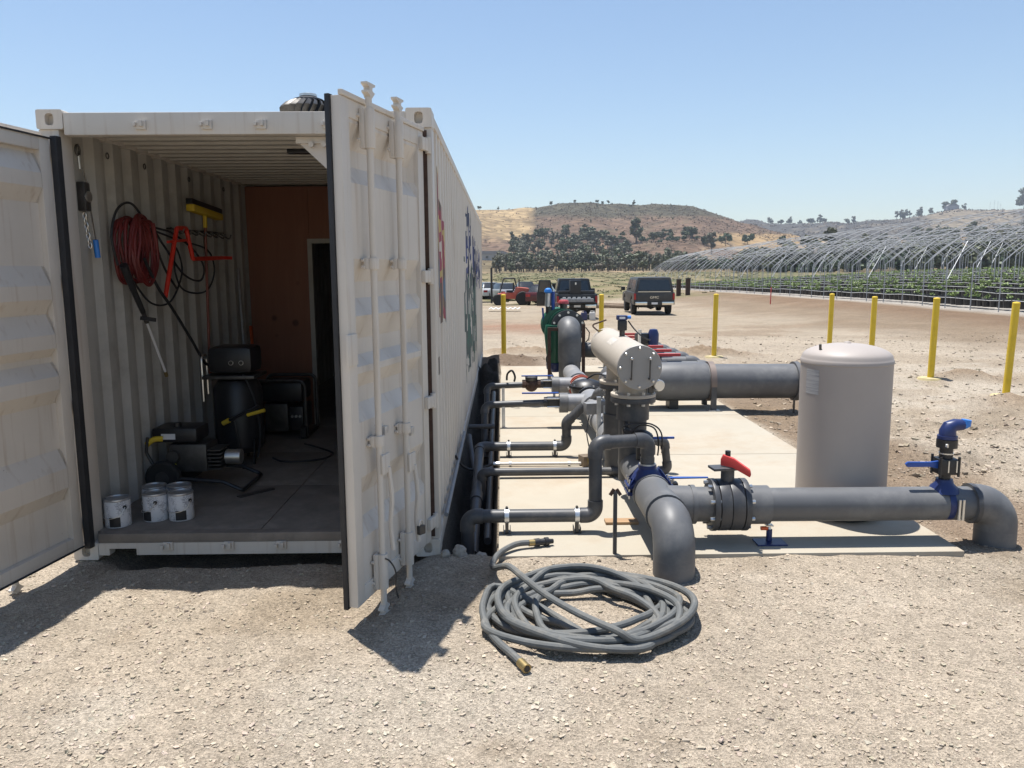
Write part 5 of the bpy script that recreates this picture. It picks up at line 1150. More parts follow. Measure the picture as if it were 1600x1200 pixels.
# hose coil on the gravel
def hose():
    g = random.Random(11); pts = []
    # from the fitting on the slab down into the coil
    pts += [(0.20, 5.16, 0.085), (0.08, 5.12, 0.09), (-0.03, 5.0, 0.075), (-0.075, 4.86, 0.06), (-0.06, 4.70, 0.08), (0.02, 4.52, 0.15), (0.10, 4.32, 0.17), (0.22, 4.10, 0.16), (0.38, 3.90, 0.14), (0.55, 3.74, 0.12)]
    turns = 12; cx, cy = 0.45, 4.17
    for k in range(turns*12):
        f = k/(turns*12); a = -1.2+2*PI*k/12
        q = 0.79+0.24*math.sin(k*0.47+1.0)*math.cos(k*0.131)+0.09*math.sin(k*1.1)+g.uniform(-0.04, 0.04)
        if k < 12: q = 0.98
        rx, ry = 0.55*q, 0.49*q
        z = 0.022+0.075*(1-f)*(0.55+0.45*math.sin(k*0.9+f*7))+0.012*g.random()
        pts.append((cx+0.02+rx*1.03*math.cos(a)+0.05*math.sin(f*19), cy+ry*math.sin(a)+0.03*math.cos(f*13), z))
    pts += [(-0.02, 4.45, 0.06), (-0.12, 4.22, 0.06), (-0.10, 4.0, 0.045), (-0.04, 3.82, 0.03), (0.04, 3.66, 0.028), (0.085, 3.575, 0.028)]
    o = np.array(pts); z = gz(o[:, 0], o[:, 1]); z[:3] = 0.0
    return [(x, y, zz+max(0, h)) for (x, y, zz), h in zip(pts, z)]
HP = hose(); t = thing('water_hose', 'long grey rubber hose coiled on the gravel in front of the slab', 'hose', (0.45, 4.17, 0))
MB().tube(spline(HP, 5), 0.0195, 10).build('hose', HOSEM, t)
a_, b__ = Vector(HP[0]), Vector(HP[1]); d_ = (a_-b__).normalized()
MB().tube([a_-d_*0.04, a_+d_*0.005], 0.0225, 12).build('ferrule', BRASS, t)
MB().tube([a_, a_+d_*0.035, a_+d_*0.04, a_+d_*0.07, a_+d_*0.075, a_+d_*0.10, a_+d_*0.105, a_+d_*0.135], [0.026, 0.028, 0.022, 0.024, 0.03, 0.03, 0.018, 0.016], 12).build('coupling', BLACK, t)
a_, b__ = Vector(HP[-1]), Vector(HP[-2]); d_ = (a_-b__).normalized()
MB().tube([a_-d_*0.03, a_+d_*0.035], 0.0235, 12).build('ferrule', BRASS, t)
MB().tube([a_+d_*0.034, a_+d_*0.037], 0.016, 12).build('bore', BLACK, t)

# rocks at the trench mouth
def rock(x, y, s, seed, label):
    g = random.Random(seed); b = MB().ball((0, 0, 0), s, 9, 6, (1, 0.8, 0.75))
    b.v = [tuple(np.array(p)*(1+g.uniform(-0.22, 0.22))) for p in b.v]
    z = float(gz(x, y)); b.v = [(p[0]+x, p[1]+y, p[2]+z+s*0.45) for p in b.v]
    o = b.build('rock', mat('pale_rock', (0.36, 0.32, 0.27), 0.9, var=0.25, scale=20, bump=0.5, bscale=40), angle=20); return tag(o, label, 'rock')
rock(-0.30, 5.14, 0.055, 1, 'largest pale rock at the mouth of the trench'); rock(-0.39, 5.10, 0.035, 2, 'small rock against the container corner'); rock(-0.16, 5.20, 0.04, 3, 'rock on the slab side of the trench mouth')

# yellow posts
for k, (x, y, h, tl, lb) in enumerate(((0.02, 17.2, 1.33, 0.0, 'yellow post nearest the far end of the container'), (2.16, 17.5, 1.33, 0.0, 'yellow post behind the beige filter'), (4.52, 17.0, 1.32, 0.012, 'yellow post standing above the lateral pipes'), (7.28, 17.7, 1.32, 0.01, 'left of the two yellow posts rising behind the tank'), (7.3, 15.7, 1.32, 0.012, 'right of the two yellow posts rising behind the tank'), (7.16, 13.2, 1.33, 0.02, 'yellow post second from the right edge, by a dirt heap'), (7.46, 11.65, 1.37, 0.05, 'rightmost and nearest yellow post'))):
    z = float(gz(x, y)); t = thing('yellow_post', lb, 'post', (x, y, z), group='yellow marker posts round the pump station')
    MB().cyl((x-0.0, y, z-0.1), (x+tl, y, z+h), 0.052, n=16).build('shaft', YEL, t)
    MB().lathe([(0.054, h-0.002), (0.045, h+0.012), (0.01, h+0.018)], (x+tl, y, z), 16).build('cap', YEL, t)
    MB().lathe([(0.22, -0.04), (0.19, 0.012), (0.06, 0.02)], (x, y, z), 18).build('footing', mat('painted_footing', (0.46, 0.38, 0.2), 0.8, var=0.25, scale=9), t)
# ------------------------------------------------------------------ vehicles
def wheel(root, x, y, r, wd, rim=DSTEEL, name='wheel', rr=0.6):
    w_ = MB().lathe([(r*rr, -wd/2), (r*0.93, -wd/2), (r, -wd*0.3), (r, wd*0.3), (r*0.93, wd/2), (r*rr, wd/2)], (x, y, r), 24, (1, 0, 0)).build(name, TYRE, root)
    MB().lathe([(r*rr*0.99, -wd*0.42), (r*0.25, -wd*0.30), (r*0.25, wd*0.30), (r*rr*0.99, wd*0.42)], (x, y, r), 20, (1, 0, 0)).build('rim', rim, w_)
def arch_profile(L, zb, pts_top, wheels, r):
    p = [(0, zb)]+pts_top+[(L, zb)]
    for yw in sorted(wheels, reverse=True):
        p += [(yw+r*math.cos(a), zb+r*math.sin(a)*1.0) for a in np.linspace(0.02, PI-0.02, 9)]
    return p
def loft(b, lo, hi):
    vs = lo+hi; n = len(lo)
    return b.add(vs, [tuple(range(n-1, -1, -1)), tuple(range(n, 2*n))]+[(i, (i+1) % n, n+(i+1) % n, n+i) for i in range(n)])
def pickup(label, loc, rz, paint, wd, L, cap, open_door, hb=1.12, roof=1.84, group=None):
    t = thing('pickup_truck', label, 'pickup truck', loc, rz, group, local=True)
    W2 = wd/2; zb = 0.52; yc0, yc1 = L*0.37, L*0.73
    top = [(0.03, hb+0.02), (yc0, hb+0.02), (yc1, hb), (L*0.77, hb-0.02), (L-0.12, hb-0.1), (L, hb-0.3)]
    body = MB().prism(arch_profile(L, zb, top, (L*0.22, L*0.80), 0.45), lambda p, q, h: (h, p, q), -W2, W2).build('body', paint, t, bevel=0.03)
    i1, i2 = 0.06, 0.20
    MB()
    lo = [(-W2+i1, yc0, hb+0.01), (W2-i1, yc0, hb+0.01), (W2-i1, yc1+0.25, hb-0.01), (-W2+i1, yc1+0.25, hb-0.01)]
    hi = [(-W2+i2, yc0+0.12, roof), (W2-i2, yc0+0.12, roof), (W2-i2, yc1-0.45, roof), (-W2+i2, yc1-0.45, roof)]
    loft(MB(), lo, hi).build('cab', paint, t, bevel=0.05)
    def pane(quad, name='window', m=GLASS, out=(0, -1, 0), parent=None):
        o_ = Vector(out).normalized()*0.012; q = [Vector(v) for v in quad]
        vs = [v+o_ for v in q]+[v-o_*0.2 for v in q]
        MB().add(vs, [(0, 1, 2, 3), (7, 6, 5, 4), (0, 4, 5, 1), (1, 5, 6, 2), (2, 6, 7, 3), (3, 7, 4, 0)]).build(name, m, parent or t)
    f = lambda x0, x1, f0, f1: [(x, yc0+0.12*g_, hb+(roof-hb)*g_) for x, g_ in ((x0*(W2-i1-(i2-i1)*f0), f0), (x1*(W2-i1-(i2-i1)*f0), f0), (x1*(W2-i1-(i2-i1)*f1), f1), (x0*(W2-i1-(i2-i1)*f1), f1))]
    pane(f(-0.86, 0.86, 0.22, 0.86), 'rear_window', out=(0, -1, 0.15))
    for s_ in (-1, 1):
        ym = (yc0+yc1)/2
        for ya, yb in ((yc0+0.2, ym-0.03), (ym+0.05, yc1-0.25)):
            q = [(s_*(W2-i1-(i2-i1)*g_), y_, hb+(roof-hb)*g_) for y_, g_ in ((ya, 0.15), (yb+(0.22 if yb > ym else 0), 0.15), (yb-(0.08 if yb > ym else 0), 0.85), (ya+0.03, 0.85))]
            pane(q, 'side_window', out=(s_, 0, 0.2))
        MB().box((s_*(W2+0.13), yc1-0.05, hb+0.12), (0.22, 0.09, 0.2)).build('mirror', BLACK, t, bevel=0.03)
        MB().b2((s_*(W2-0.10), -0.012, hb-0.34), (s_*(W2+0.004), 0.05, hb-0.04)).build('tail_light', mat('tail_light_red', (0.35, 0.012, 0.012), 0.25), t, bevel=0.01)
        MB().b2((s_*0.36, -0.14, 0.52), (s_*(W2-0.06), 0.02, 0.68)).build('bumper', CHROME, t, bevel=0.02)
        for y in (L*0.22, L*0.80): wheel(t, s_*(W2-0.13), y, 0.39, 0.26)
        MB().b2((s_*(W2-0.3), 0.55, 0.3), (s_*(W2-0.26), 0.56, 0.62)).build('mud_flap', RUBBER, t)
    MB().b2((-0.355, -0.11, 0.53), (0.355, 0.02, 0.66)).build('bumper_step', BLACK, t, bevel=0.01)
    MB().b2((-0.15, -0.125, 0.55), (0.15, -0.112, 0.65)).build('number_plate', WHITE, t)
    MB().tube([(-W2+0.2, L*0.22, 0.39), (-0.22, L*0.22, 0.39), (0, L*0.22, 0.39), (0.22, L*0.22, 0.39), (W2-0.2, L*0.22, 0.39)], [0.05, 0.06, 0.15, 0.06, 0.05], 12).build('axle', DSTEEL, t)
    MB().box((0, 0.0, 0.44), (0.08, 0.3, 0.08)).build('hitch', DSTEEL, t)
    MB().box((0, L*0.5, 0.5), (wd*0.75, L*0.8, 0.16)).build('chassis', BLACK, t)
    if cap:
        lo = [(-W2+0.04, 0.05, hb+0.025), (W2-0.04, 0.05, hb+0.025), (W2-0.04, yc0+0.02, hb+0.025), (-W2+0.04, yc0+0.02, hb+0.025)]
        hi = [(-W2+0.19, 0.16, roof+0.03), (W2-0.19, 0.16, roof+0.03), (W2-0.19, yc0+0.1, roof+0.04), (-W2+0.19, yc0+0.1, roof+0.04)]
        c = loft(MB(), lo, hi).build('canopy', paint, t, bevel=0.05)
        g = lambda x, u: (x*(W2-0.04-0.15*u), 0.05+0.11*u, hb+0.025+(roof-hb)*u)
        pane([g(-0.86, 0.12), g(0.86, 0.12), g(0.84, 0.84), g(-0.84, 0.84)], 'canopy_window', out=(0, -1, 0.15), parent=c)
        MB().b2((-W2*0.8, 0.03, hb+0.03), (W2*0.8, 0.05, hb+0.06)).build('trim', CHROME, c)
        for s_ in (-1, 1):
            q = [(s_*(W2-0.04-0.15*u), y_, hb+0.03+(roof-hb)*u) for y_, u in ((0.35, 0.2), (yc0-0.2, 0.2), (yc0-0.22, 0.82), (0.42, 0.82))]
            pane(q, 'canopy_window', out=(s_, 0, 0.2), parent=c)
        MB().b2((-0.86*W2, -0.006, 0.70), (0.86*W2, 0.04, hb+0.0)).build('tailgate', paint, t, bevel=0.012)
        fc = bpy.data.curves.new('emblem', 'FONT'); fc.body = 'GMC'; fc.size = 0.16; fc.extrude = 0.006; fc.align_x = 'CENTER'; fc.materials.append(CHROME)
        tmp_ = bpy.data.objects.new('emblem_text', fc); COL.objects.link(tmp_); bpy.context.view_layer.update(); em_ = bpy.data.meshes.new_from_object(tmp_.evaluated_get(bpy.context.evaluated_depsgraph_get())); em_.name = 'emblem'; bpy.data.objects.remove(tmp_); em_.materials.clear(); em_.materials.append(CHROME)
        eo = bpy.data.objects.new('emblem', em_); COL.objects.link(eo); eo.parent = t; eo.location = (0, -0.012, hb-0.28); eo.rotation_euler = (PI/2, 0, 0); eo.scale = (1.25, 1, 1)
    else:   # load bed with tailgate folded down and a black tool chest
        for s_ in (-1, 1): MB().b2((s_*(W2-0.07), 0.02, hb+0.021), (s_*(W2-0.0), yc0-0.02, hb+0.05)).build('bed_rail', BLACK, t)
        MB().b2((-W2+0.1, -0.5, 0.74), (W2-0.1, -0.02, 0.79)).build('tailgate', paint, t, bevel=0.012)
        MB().b2((-W2+0.08, 0.4, hb+0.025), (W2-0.08, 1.0, hb+0.18)).build('bed_cover', BLACK, t)
    if open_door:
        d = MB(); poly = [(0, 0.45), (0.8, 0.45), (0.8, 1.1), (0.76, 1.15), (0.7, 1.72), (0.12, 1.72), (0, 1.1)]
        ang = 0.12
        d.prism(poly, lambda p, q, h: (-W2-0.02-p*math.cos(ang), yc1-0.2+p*math.sin(ang)+h, q), -0.04, 0.04)
        dd = d.build('open_door', paint, t, bevel=0.02)
        q = [(-W2-0.02-p*math.cos(ang), yc1-0.2+p*math.sin(ang)-0.04, z) for p, z in ((0.12, 1.15), (0.7, 1.15), (0.64, 1.66), (0.17, 1.66))]
        pane(q, 'door_window', out=(0, -1, 0), parent=dd)
    return t
TRK = mat('truck_charcoal', (0.045, 0.045, 0.045), 0.3, 0.1, var=0.12, dirt=(0.2, 0.17, 0.13), dscale=1.5, damt=0.35)
TRKB = mat('truck_black', (0.012, 0.012, 0.013), 0.28, var=0.2, dirt=(0.13, 0.11, 0.09), dscale=1.5, damt=0.3)
gp = lambda x, y: (x, y, float(gz(x, y)))
pickup('charcoal pickup truck with a windowed canopy, parked alone on the right', gp(7.5, 39.6), -0.05, TRK, 2.0, 5.8, True, False)
bt = pickup('black pickup truck with one door open and its tailgate down', gp(3.35, 36.0), -0.02, TRKB, 1.82, 5.3, False, True, hb=1.08, roof=1.8)
def crate(x, y, z, sx, sy, sz, m, name, label, cat, rz=0.0, grp=None):
    o = MB().box((x, y, z+sz/2), (sx, sy, sz), rz=rz).build(name, m, bevel=min(sx, sz)*0.06); return tag(o, label, cat, grp)
BZ = float(gz(3.35, 36.0))
t = thing('tool_chest', 'upright black tool chest standing in the black pickup bed', 'tool chest', (3.3, 36.4, BZ+1.1)); MB().box((3.3, 36.45, BZ+1.42), (0.5, 0.45, 0.66)).build('case', BLACK, t, bevel=0.02); MB().box((3.3, 36.21, BZ+1.6), (0.06, 0.03, 0.1)).build('latch', ZINC, t)
t = thing('tool_tray', 'grey cluttered tool tray on the lowered tailgate of the black pickup', 'tool tray', (3.32, 35.8, BZ+0.8))
MB().box((3.32, 35.72, BZ+0.87), (1.45, 0.4, 0.14)).build('tray', mat('tray_grey', (0.25, 0.25, 0.25), 0.5, var=0.4, scale=9), t, bevel=0.01)
for k in range(6): MB().box((2.75+k*0.22, 35.72, BZ+0.975), (0.13, 0.2, 0.07)).build('bin', mat('bin_white', (0.45, 0.45, 0.44), 0.5), t)
def jug(x, y, m, label):
    z = float(gz(x, y)); t = thing('water_jug', label, 'jug', (x, y, z))
    MB().b2((x-0.13, y-0.11, z), (x+0.13, y+0.11, z+0.34)).build('body', m, t, bevel=0.04); MB().cyl((x+0.06, y, z+0.34), (x+0.06, y, z+0.41), 0.04, n=12).build('cap', m, t)
    MB().tube([(x-0.09, y, z+0.33), (x-0.08, y, z+0.40), (x+0.02, y, z+0.40)], 0.016, 8).build('handle', m, t)
jug(3.55, 34.9, mat('jug_blue', (0.03, 0.035, 0.1), 0.5), 'dark blue jug on the ground behind the black pickup'); jug(3.92, 34.95, mat('jug_white', (0.6, 0.58, 0.54), 0.5), 'white jug on the ground behind the black pickup')
# red-orange rough terrain forklift
FR = mat('forklift_red', (0.42, 0.075, 0.045), 0.5, var=0.15, dirt=(0.4, 0.28, 0.2), dscale=1.2, damt=0.6)
fx, fy = 0.55, 60.0; t = thing('forklift', 'faded red rough terrain forklift with an open cage', 'forklift', gp(fx, fy), 0, local=True)
MB().prism([(-1.0, 0.5), (1.4, 0.45), (1.55, 0.9), (1.4, 1.25), (0.5, 1.35), (0.3, 0.95), (-0.4, 0.9), (-0.9, 0.85)], lambda p, q, h: (p, h, q), -0.75, 0.75).build('chassis', FR, t, bevel=0.05)
MB().b2((-0.25, -0.35, 0.95), (0.25, 0.35, 1.1)).build('seat', BLACK, t, bevel=0.04); MB().box((0.28, 0, 1.35), (0.12, 0.6, 0.6)).build('seat_back', BLACK, t, bevel=0.04)
for y in (-0.62, 0.62):
    MB().tube(fillet([(-0.75, y, 0.9), (-0.45, y, 1.95), (0.35, y, 2.0), (0.55, y, 1.2)], 0.1), 0.045, 8).build('cage_bar', BLACK, t)
MB().b2((-0.45, -0.62, 1.95), (0.35, 0.62, 2.02)).build('cage_roof', BLACK, t)
def fwheel(x, y, r, wd):
    w_ = MB().lathe([(r*0.5, -wd/2), (r*0.9, -wd/2), (r, -wd*0.3), (r, wd*0.3), (r*0.9, wd/2), (r*0.5, wd/2)], (x, y, r), 22, (0, 1, 0)).build('wheel', TYRE, t)
    MB().cyl((x, y-wd*0.42, r), (x, y+wd*0.42, r), r*0.5, n=18).build('rim', mat('rim_red', (0.25, 0.07, 0.05), 0.6), w_)
for s_ in (-1, 1): fwheel(0.95, s_*0.72, 0.52, 0.36); fwheel(-0.85, s_*0.7, 0.42, 0.3)
for y in (-0.4, 0.4): MB().b2((-1.42, y-0.06, 0.15), (-1.28, y+0.06, 2.75)).build('mast_rail', BLACK, t)
for z in (0.5, 1.5, 2.65): MB().b2((-1.40, -0.34, z), (-1.30, 0.34, z+0.1)).build('mast_cross', BLACK, t)
for y in (-0.35, 0.35): MB().b2((-2.5, y-0.05, 0.2), (-1.43, y+0.05, 0.26)).build('fork', DSTEEL, t)
MB().tube([(0.7, 0.3, 1.3), (0.7, 0.3, 1.95)], 0.05, 10).build('exhaust', DSTEEL, t)
# cars behind
def car(label, loc, rz, paint):
    t = thing('parked_car', label, 'car', loc, rz, local=True)
    MB().prism(arch_profile(4.4, 0.3, [(0.0, 0.75), (0.1, 0.95), (1.0, 0.95), (3.2, 0.92), (4.3, 0.75), (4.4, 0.55)], (0.85, 3.5), 0.36), lambda p, q, h: (h, p, q), -0.88, 0.88).build('body', paint, t, bevel=0.05)
    lo = [(-0.8, 0.5, 0.94), (0.8, 0.5, 0.94), (0.8, 3.3, 0.92), (-0.8, 3.3, 0.92)]; hi = [(-0.6, 1.1, 1.44), (0.6, 1.1, 1.44), (0.6, 2.4, 1.44), (-0.6, 2.4, 1.44)]
    loft(MB(), lo, hi).build('cabin', GLASS, t, bevel=0.04)
    MB().b2((-0.58, 1.12, 1.44), (0.58, 2.38, 1.465)).build('roof', paint, t, bevel=0.01)
    for s_ in (-1, 1):
        for y in (0.85, 3.5): wheel(t, s_*0.8, y, 0.32, 0.2)
        MB().b2((s_*0.5, -0.012, 0.62), (s_*0.84, 0.03, 0.8)).build('tail_light', mat('tail_light_red', (0.35, 0.012, 0.012), 0.25), t)
car('dark red car parked between the forklift and the black pickup', gp(2.5, 58), -0.25, mat('car_red', (0.08, 0.012, 0.014), 0.3, var=0.1))
car('silver car parked behind the forklift', gp(0.7, 67), 0.3, mat('car_silver', (0.45, 0.46, 0.47), 0.3, 0.2, var=0.1))
car('white car half hidden behind the forklift mast', gp(-0.8, 70), 0.2, mat('car_white', (0.65, 0.65, 0.64), 0.3, var=0.05))
car('dark grey car parked behind the forklift bonnet', gp(2.2, 70), 0.1, mat('car_grey', (0.06, 0.065, 0.07), 0.3, var=0.1))
for k in range(11):
    x = -1.5+k*0.8; y = 74+random.uniform(-0.6, 0.6); z = float(gz(x, y)); h = 0.9+random.uniform(-0.2, 0.35)
    t = thing('pot_stack', 'stack of black nursery pots in the row behind the parked cars', 'pot stack', (x, y, z), group='black pot stacks behind the cars')
    for j in range(3): MB().lathe([(0.3, z+j*h/3), (0.36, z+(j+1)*h/3-0.03), (0.38, z+(j+1)*h/3)], (x, y, 0), 12).build('pot', BLACK, t)
# white corrugated sheet and logs
sh = sheet([(k*0.14, 0.09*(k % 2)) for k in range(14)], lambda s, d, h: (-0.8+s, 46+h, float(gz(0, 46))+0.12+d), 0, 1.0, 0.01).build('corrugated_sheet', mat('sheet_white', (0.66, 0.65, 0.62), 0.5)); tag(sh, 'white corrugated sheet lying on the dirt below the forklift', 'corrugated sheet')
for k, (x0, y0, x1, y1) in enumerate(((5.2, 50.5, 7.9, 49.5), (5.0, 52.0, 8.3, 51.2), (5.6, 51.2, 8.0, 50.6))):
    z = float(gz(6.5, 50))+0.12+0.02*k
    tag(MB().tube([(x0, y0, z), ((x0+x1)/2, (y0+y1)/2, z+0.05), (x1, y1, z)], 0.12, 10).build('log', mat('log_wood', (0.22, 0.16, 0.11), 0.9, var=0.3)), ['nearest log on the bare dirt left of the charcoal pickup', 'farthest log on the bare dirt left of the charcoal pickup', 'middle log on the bare dirt left of the charcoal pickup'][k], 'log')
# red survey stake, dark stub posts
x, y = 14.86, 44.4; z = float(gz(x, y)); tag(MB().bar((x, y, z-0.1), (x+0.02, y, z+0.95), 0.06, 0.04).build('survey_stake', mat('stake_red', (0.5, 0.05, 0.05), 0.5)), 'thin red survey stake in front of the potted rows', 'stake')
for k, (x, y) in enumerate(((13.6, 62.0), (14.2, 61.5))):
    z = float(gz(x, y)); t = thing('stub_post', ['left dark wooden stub post right of the charcoal pickup', 'right dark wooden stub post right of the charcoal pickup'][k], 'post', (x, y, z))
    MB().b2((x-0.16, y-0.12, z-0.1), (x+0.16, y+0.12, z+1.25)).build('shaft', RUSTY, t); MB().b2((x-0.2, y-0.16, z+1.25), (x+0.2, y+0.16, z+1.3)).build('cap', DSTEEL, t)

# ------------------------------------------------------------------ hoop tunnels and potted shrubs
HOOP_M = mat('hoop_steel', (0.38, 0.39, 0.40), 0.5, 0.4, var=0.1)
SPAN, LEG, RISE = 11.0, 2.0, 2.35
def hoop_mesh():
    pts = [(0, 0, -0.3), (0, 0, LEG*0.5)]+[(SPAN*k/22, 0, LEG+RISE*(1-(1-2*k/22)**2)+0.63*k/22) for k in range(23)]+[(SPAN, 0, 1.0), (SPAN, 0, 0.4)]
    return MB().tube(pts, 0.024, 5).mesh('hoop', HOOP_M)
HM = hoop_mesh()
BR = MB().cyl((0, 0, 1.3), (1.4, 1.0, 3.05), 0.02, n=6).mesh('brace', HOOP_M)
names = ['nearest steel hoop tunnel frame, along the dirt bank', 'second steel hoop tunnel frame behind the nearest', 'farthest steel hoop tunnel frame up the slope']
for j in range(3):
    x0 = 20.3+j*SPAN
    t = thing('hoop_tunnel', names[j], 'hoop tunnel', (x0, 26, 0), group='hoop tunnel frames over the potted rows')
    for k in range(44 if j < 3 else 36):
        y = 26.6+k*2.0 + (0.0 if j == 0 else j*0.37); z = float(gz(x0, y))
        if (x0+SPAN)*0 + (x0)*1250/y > 900 and x0 > y*0.72: continue
        o = bpy.data.objects.new('hoop', HM); COL.objects.link(o); o.parent = t; o.location = (0, y-26, z+random.uniform(-0.04, 0.04)); o.scale = (1, 1, 1+random.uniform(-0.015, 0.015))
        if k % 4 == 1:
            o = bpy.data.objects.new('brace', BR); COL.objects.link(o); o.parent = t; o.location = (0.02, y-26, z)
    for dx, dz in ((SPAN/2, LEG+RISE+0.35), (SPAN*0.2, LEG+RISE*0.64+0.13-0.04), (SPAN*0.8, LEG+RISE*0.64+0.5-0.04)):
        z0 = float(gz(x0, 40)); MB().tube([(x0+dx, 27, z0+dz), (x0+dx, 112, float(gz(x0, 110))+dz)], 0.022, 5).build('purlin', HOOP_M, t)
LEAF = mat('shrub_leaf', (0.20, 0.27, 0.075), 0.55, var=0.35, scale=3)
def leaf_mesh(name, n, rx, rz_, zc, s, seed, m):
    g = random.Random(seed); b = MB()
    for k in range(n):
        a, c = g.uniform(0, 2*PI), math.acos(g.uniform(-1, 1)); q = g.random()**0.5
        p = Vector((rx*q*math.sin(c)*math.cos(a), rx*q*math.sin(c)*math.sin(a), zc+rz_*q*math.cos(c)))
        u = Vector((g.gauss(0, 1), g.gauss(0, 1), g.gauss(0, 0.7))).normalized(); v_ = u.cross(Vector((g.gauss(0, 1), g.gauss(0, 1), g.gauss(0, 1)))).normalized()
        ss = s*g.uniform(0.6, 1.3)
        b.add([p-u*ss, p+v_*ss*0.55, p+u*ss, p-v_*ss*0.55], [(0, 1, 2, 3)])
    return b.mesh(name, m)
def pot_mb(c=(0, 0, 0)):
    return MB().lathe([(0.17, 0.0), (0.21, 0.32), (0.225, 0.325), (0.225, 0.36), (0.19, 0.36), (0.185, 0.33)], c, 10)
POTM = pot_mb().mesh('pot', BLACK)
FOL = [leaf_mesh('foliage', 46, 0.19, 0.17, 0.47, 0.06, s, LEAF) for s in range(5)]
spots = []
for k in range(13):
    x = 21.0+3.0*k
    for q in range(170):
        y = 26.5+q*0.5
        px = 786+1250*x/y
        if px < 1640: spots.append((1/math.hypot(x, y), x+random.uniform(-0.05, 0.05), y+random.uniform(-0.06, 0.06)))
spots.sort(reverse=True)
for s_, x, y in spots[:300]:
    p = bpy.data.objects.new('potted_shrub', POTM); COL.objects.link(p); p.location = (x, y, float(gz(x, y))+0.1)
    p.rotation_euler = (0, 0, random.uniform(0, 6)); sc_ = random.uniform(0.9, 1.12); p.scale = (sc_, sc_, sc_)
    tag(p, 'small green shrub in a black pot in the nearer rows under the hoops', 'potted shrub', 'potted shrubs in the nearer rows')
    f_ = bpy.data.objects.new('foliage', random.choice(FOL)); COL.objects.link(f_); f_.parent = p; f_.rotation_euler = (0, 0, random.uniform(0, 6)); q = random.uniform(0.55, 1.1); f_.scale = (q, q, q*random.uniform(0.8, 1.2))
def join_stuff(name, meshes, places, mats, label, cat):
    V, F, MI, o = [], [], [], 0
    data = []
    for me in meshes:
        v = np.empty(len(me.vertices)*3); me.vertices.foreach_get('co', v); data.append((v.reshape(-1, 3), [tuple(p.vertices) for p in me.polygons]))
    for mi, (x, y, z), a, s in places:
        v, f = data[mi[0]]; ca, sa = math.cos(a), math.sin(a)
        w_ = np.stack([(v[:, 0]*ca-v[:, 1]*sa)*s+x, (v[:, 0]*sa+v[:, 1]*ca)*s+y, v[:, 2]*s+z], -1)
        V.append(w_); F += [tuple(i+o for i in t_) for t_ in f]; MI += [mi[1]]*len(f); o += len(v)
    me = bpy.data.meshes.new(name); me.from_pydata(np.concatenate(V).tolist(), [], F)
    for m in mats: me.materials.append(m)
    me.polygons.foreach_set('material_index', MI); me.update()
    ob = bpy.data.objects.new(name, me); COL.objects.link(ob); return tag(ob, label, cat, kind='stuff')
pl = []
for s_, x, y in spots[300:]:
    z = float(gz(x, y))+0.1; a = random.uniform(0, 6)
    pl.append(((0, 0), (x, y, z), a, 1.0)); pl.append(((1+random.randrange(3), 1), (x, y, z-0.05), a, random.uniform(0.65, 1.0)))
F2 = [leaf_mesh('foliage', 26, 0.2, 0.15, 0.46, 0.08, 20+s, LEAF) for s in range(3)]
join_stuff('potted_shrubs', [POTM]+F2, pl, [BLACK, LEAF], 'rows of potted green shrubs massed farther under the hoop tunnels', 'potted shrubs')
DRIP = mat('drip_line', (0.5, 0.5, 0.49), 0.5)
for k in range(11):
    x = 20.75+3.0*k; pts = [(x+0.03*math.sin(q*1.7), 26.5+q*1.5, float(gz(x, 26.5+q*1.5))+0.42+0.025*math.sin(q*2.1+k)) for q in range(54)]
    tag(MB().tube(pts, 0.014, 5).build('drip_line', DRIP), 'pale drip line sagging along a row of potted shrubs', 'drip line', 'drip lines along the potted rows')

# ------------------------------------------------------------------ trees, scrub and far buildings
LG = [mat('oak_leaf', (0.092, 0.105, 0.05), 0.6, var=0.45, scale=0.5), mat('eucalypt_leaf', (0.14, 0.138, 0.09), 0.6, var=0.4, scale=0.5), mat('citrus_leaf', (0.048, 0.080, 0.026), 0.55, var=0.4, scale=0.6), mat('dry_leaf', (0.17, 0.14, 0.10), 0.7, var=0.35, scale=0.5)]
BARK = mat('bark', (0.13, 0.10, 0.075), 0.9, var=0.3)
def tree_protos(kind, n, seed, wide, tall, leaf, m, blobs):
    out = []
    for i in range(n):
        g = random.Random(seed*100+i); b = MB()
        cl = []
        for k in range(blobs):
            a = g.uniform(0, 2*PI); q = g.random()**0.6
            cl.append((wide*0.62*q*math.cos(a), wide*0.62*q*math.sin(a), tall*g.uniform(0.38, 0.88)-0.12*tall*q, g.uniform(0.2, 0.36)*wide))
        for cx, cy, cz, cr in cl:
            for k in range(58):
                d = Vector((g.gauss(0, 1), g.gauss(0, 1), g.gauss(0, 1))).normalized()*cr*(0.55+0.5*g.random())
                p = Vector((cx, cy, cz))+Vector((d.x, d.y, d.z*0.8))
                u = Vector((g.gauss(0, 1), g.gauss(0, 1), g.gauss(0, 0.8))).normalized(); v_ = u.cross(d).normalized()
                ss = leaf*g.uniform(0.6, 1.4)
                b.add([p-u*ss, p+v_*ss*0.7, p+u*ss, p-v_*ss*0.7], [(0, 1, 2, 3)])
        cm = b.mesh('crown', m, angle=180)
        tb = MB().tube([(0, 0, -0.6), (0.05*wide*g.uniform(-1, 1), 0, tall*0.3), (0.1*wide*g.uniform(-1, 1), 0.05, tall*0.62)], [tall*0.035, tall*0.025, tall*0.012], 7)
        for cx, cy, cz, cr in cl[:5]: tb.tube([(0, 0, tall*0.3), (cx*0.5, cy*0.5, (cz+tall*0.3)/2), (cx, cy, cz)], [tall*0.018, tall*0.012, tall*0.006], 5)
        tm = tb.mesh('trunk', BARK); out.append((cm, tm))
    return out
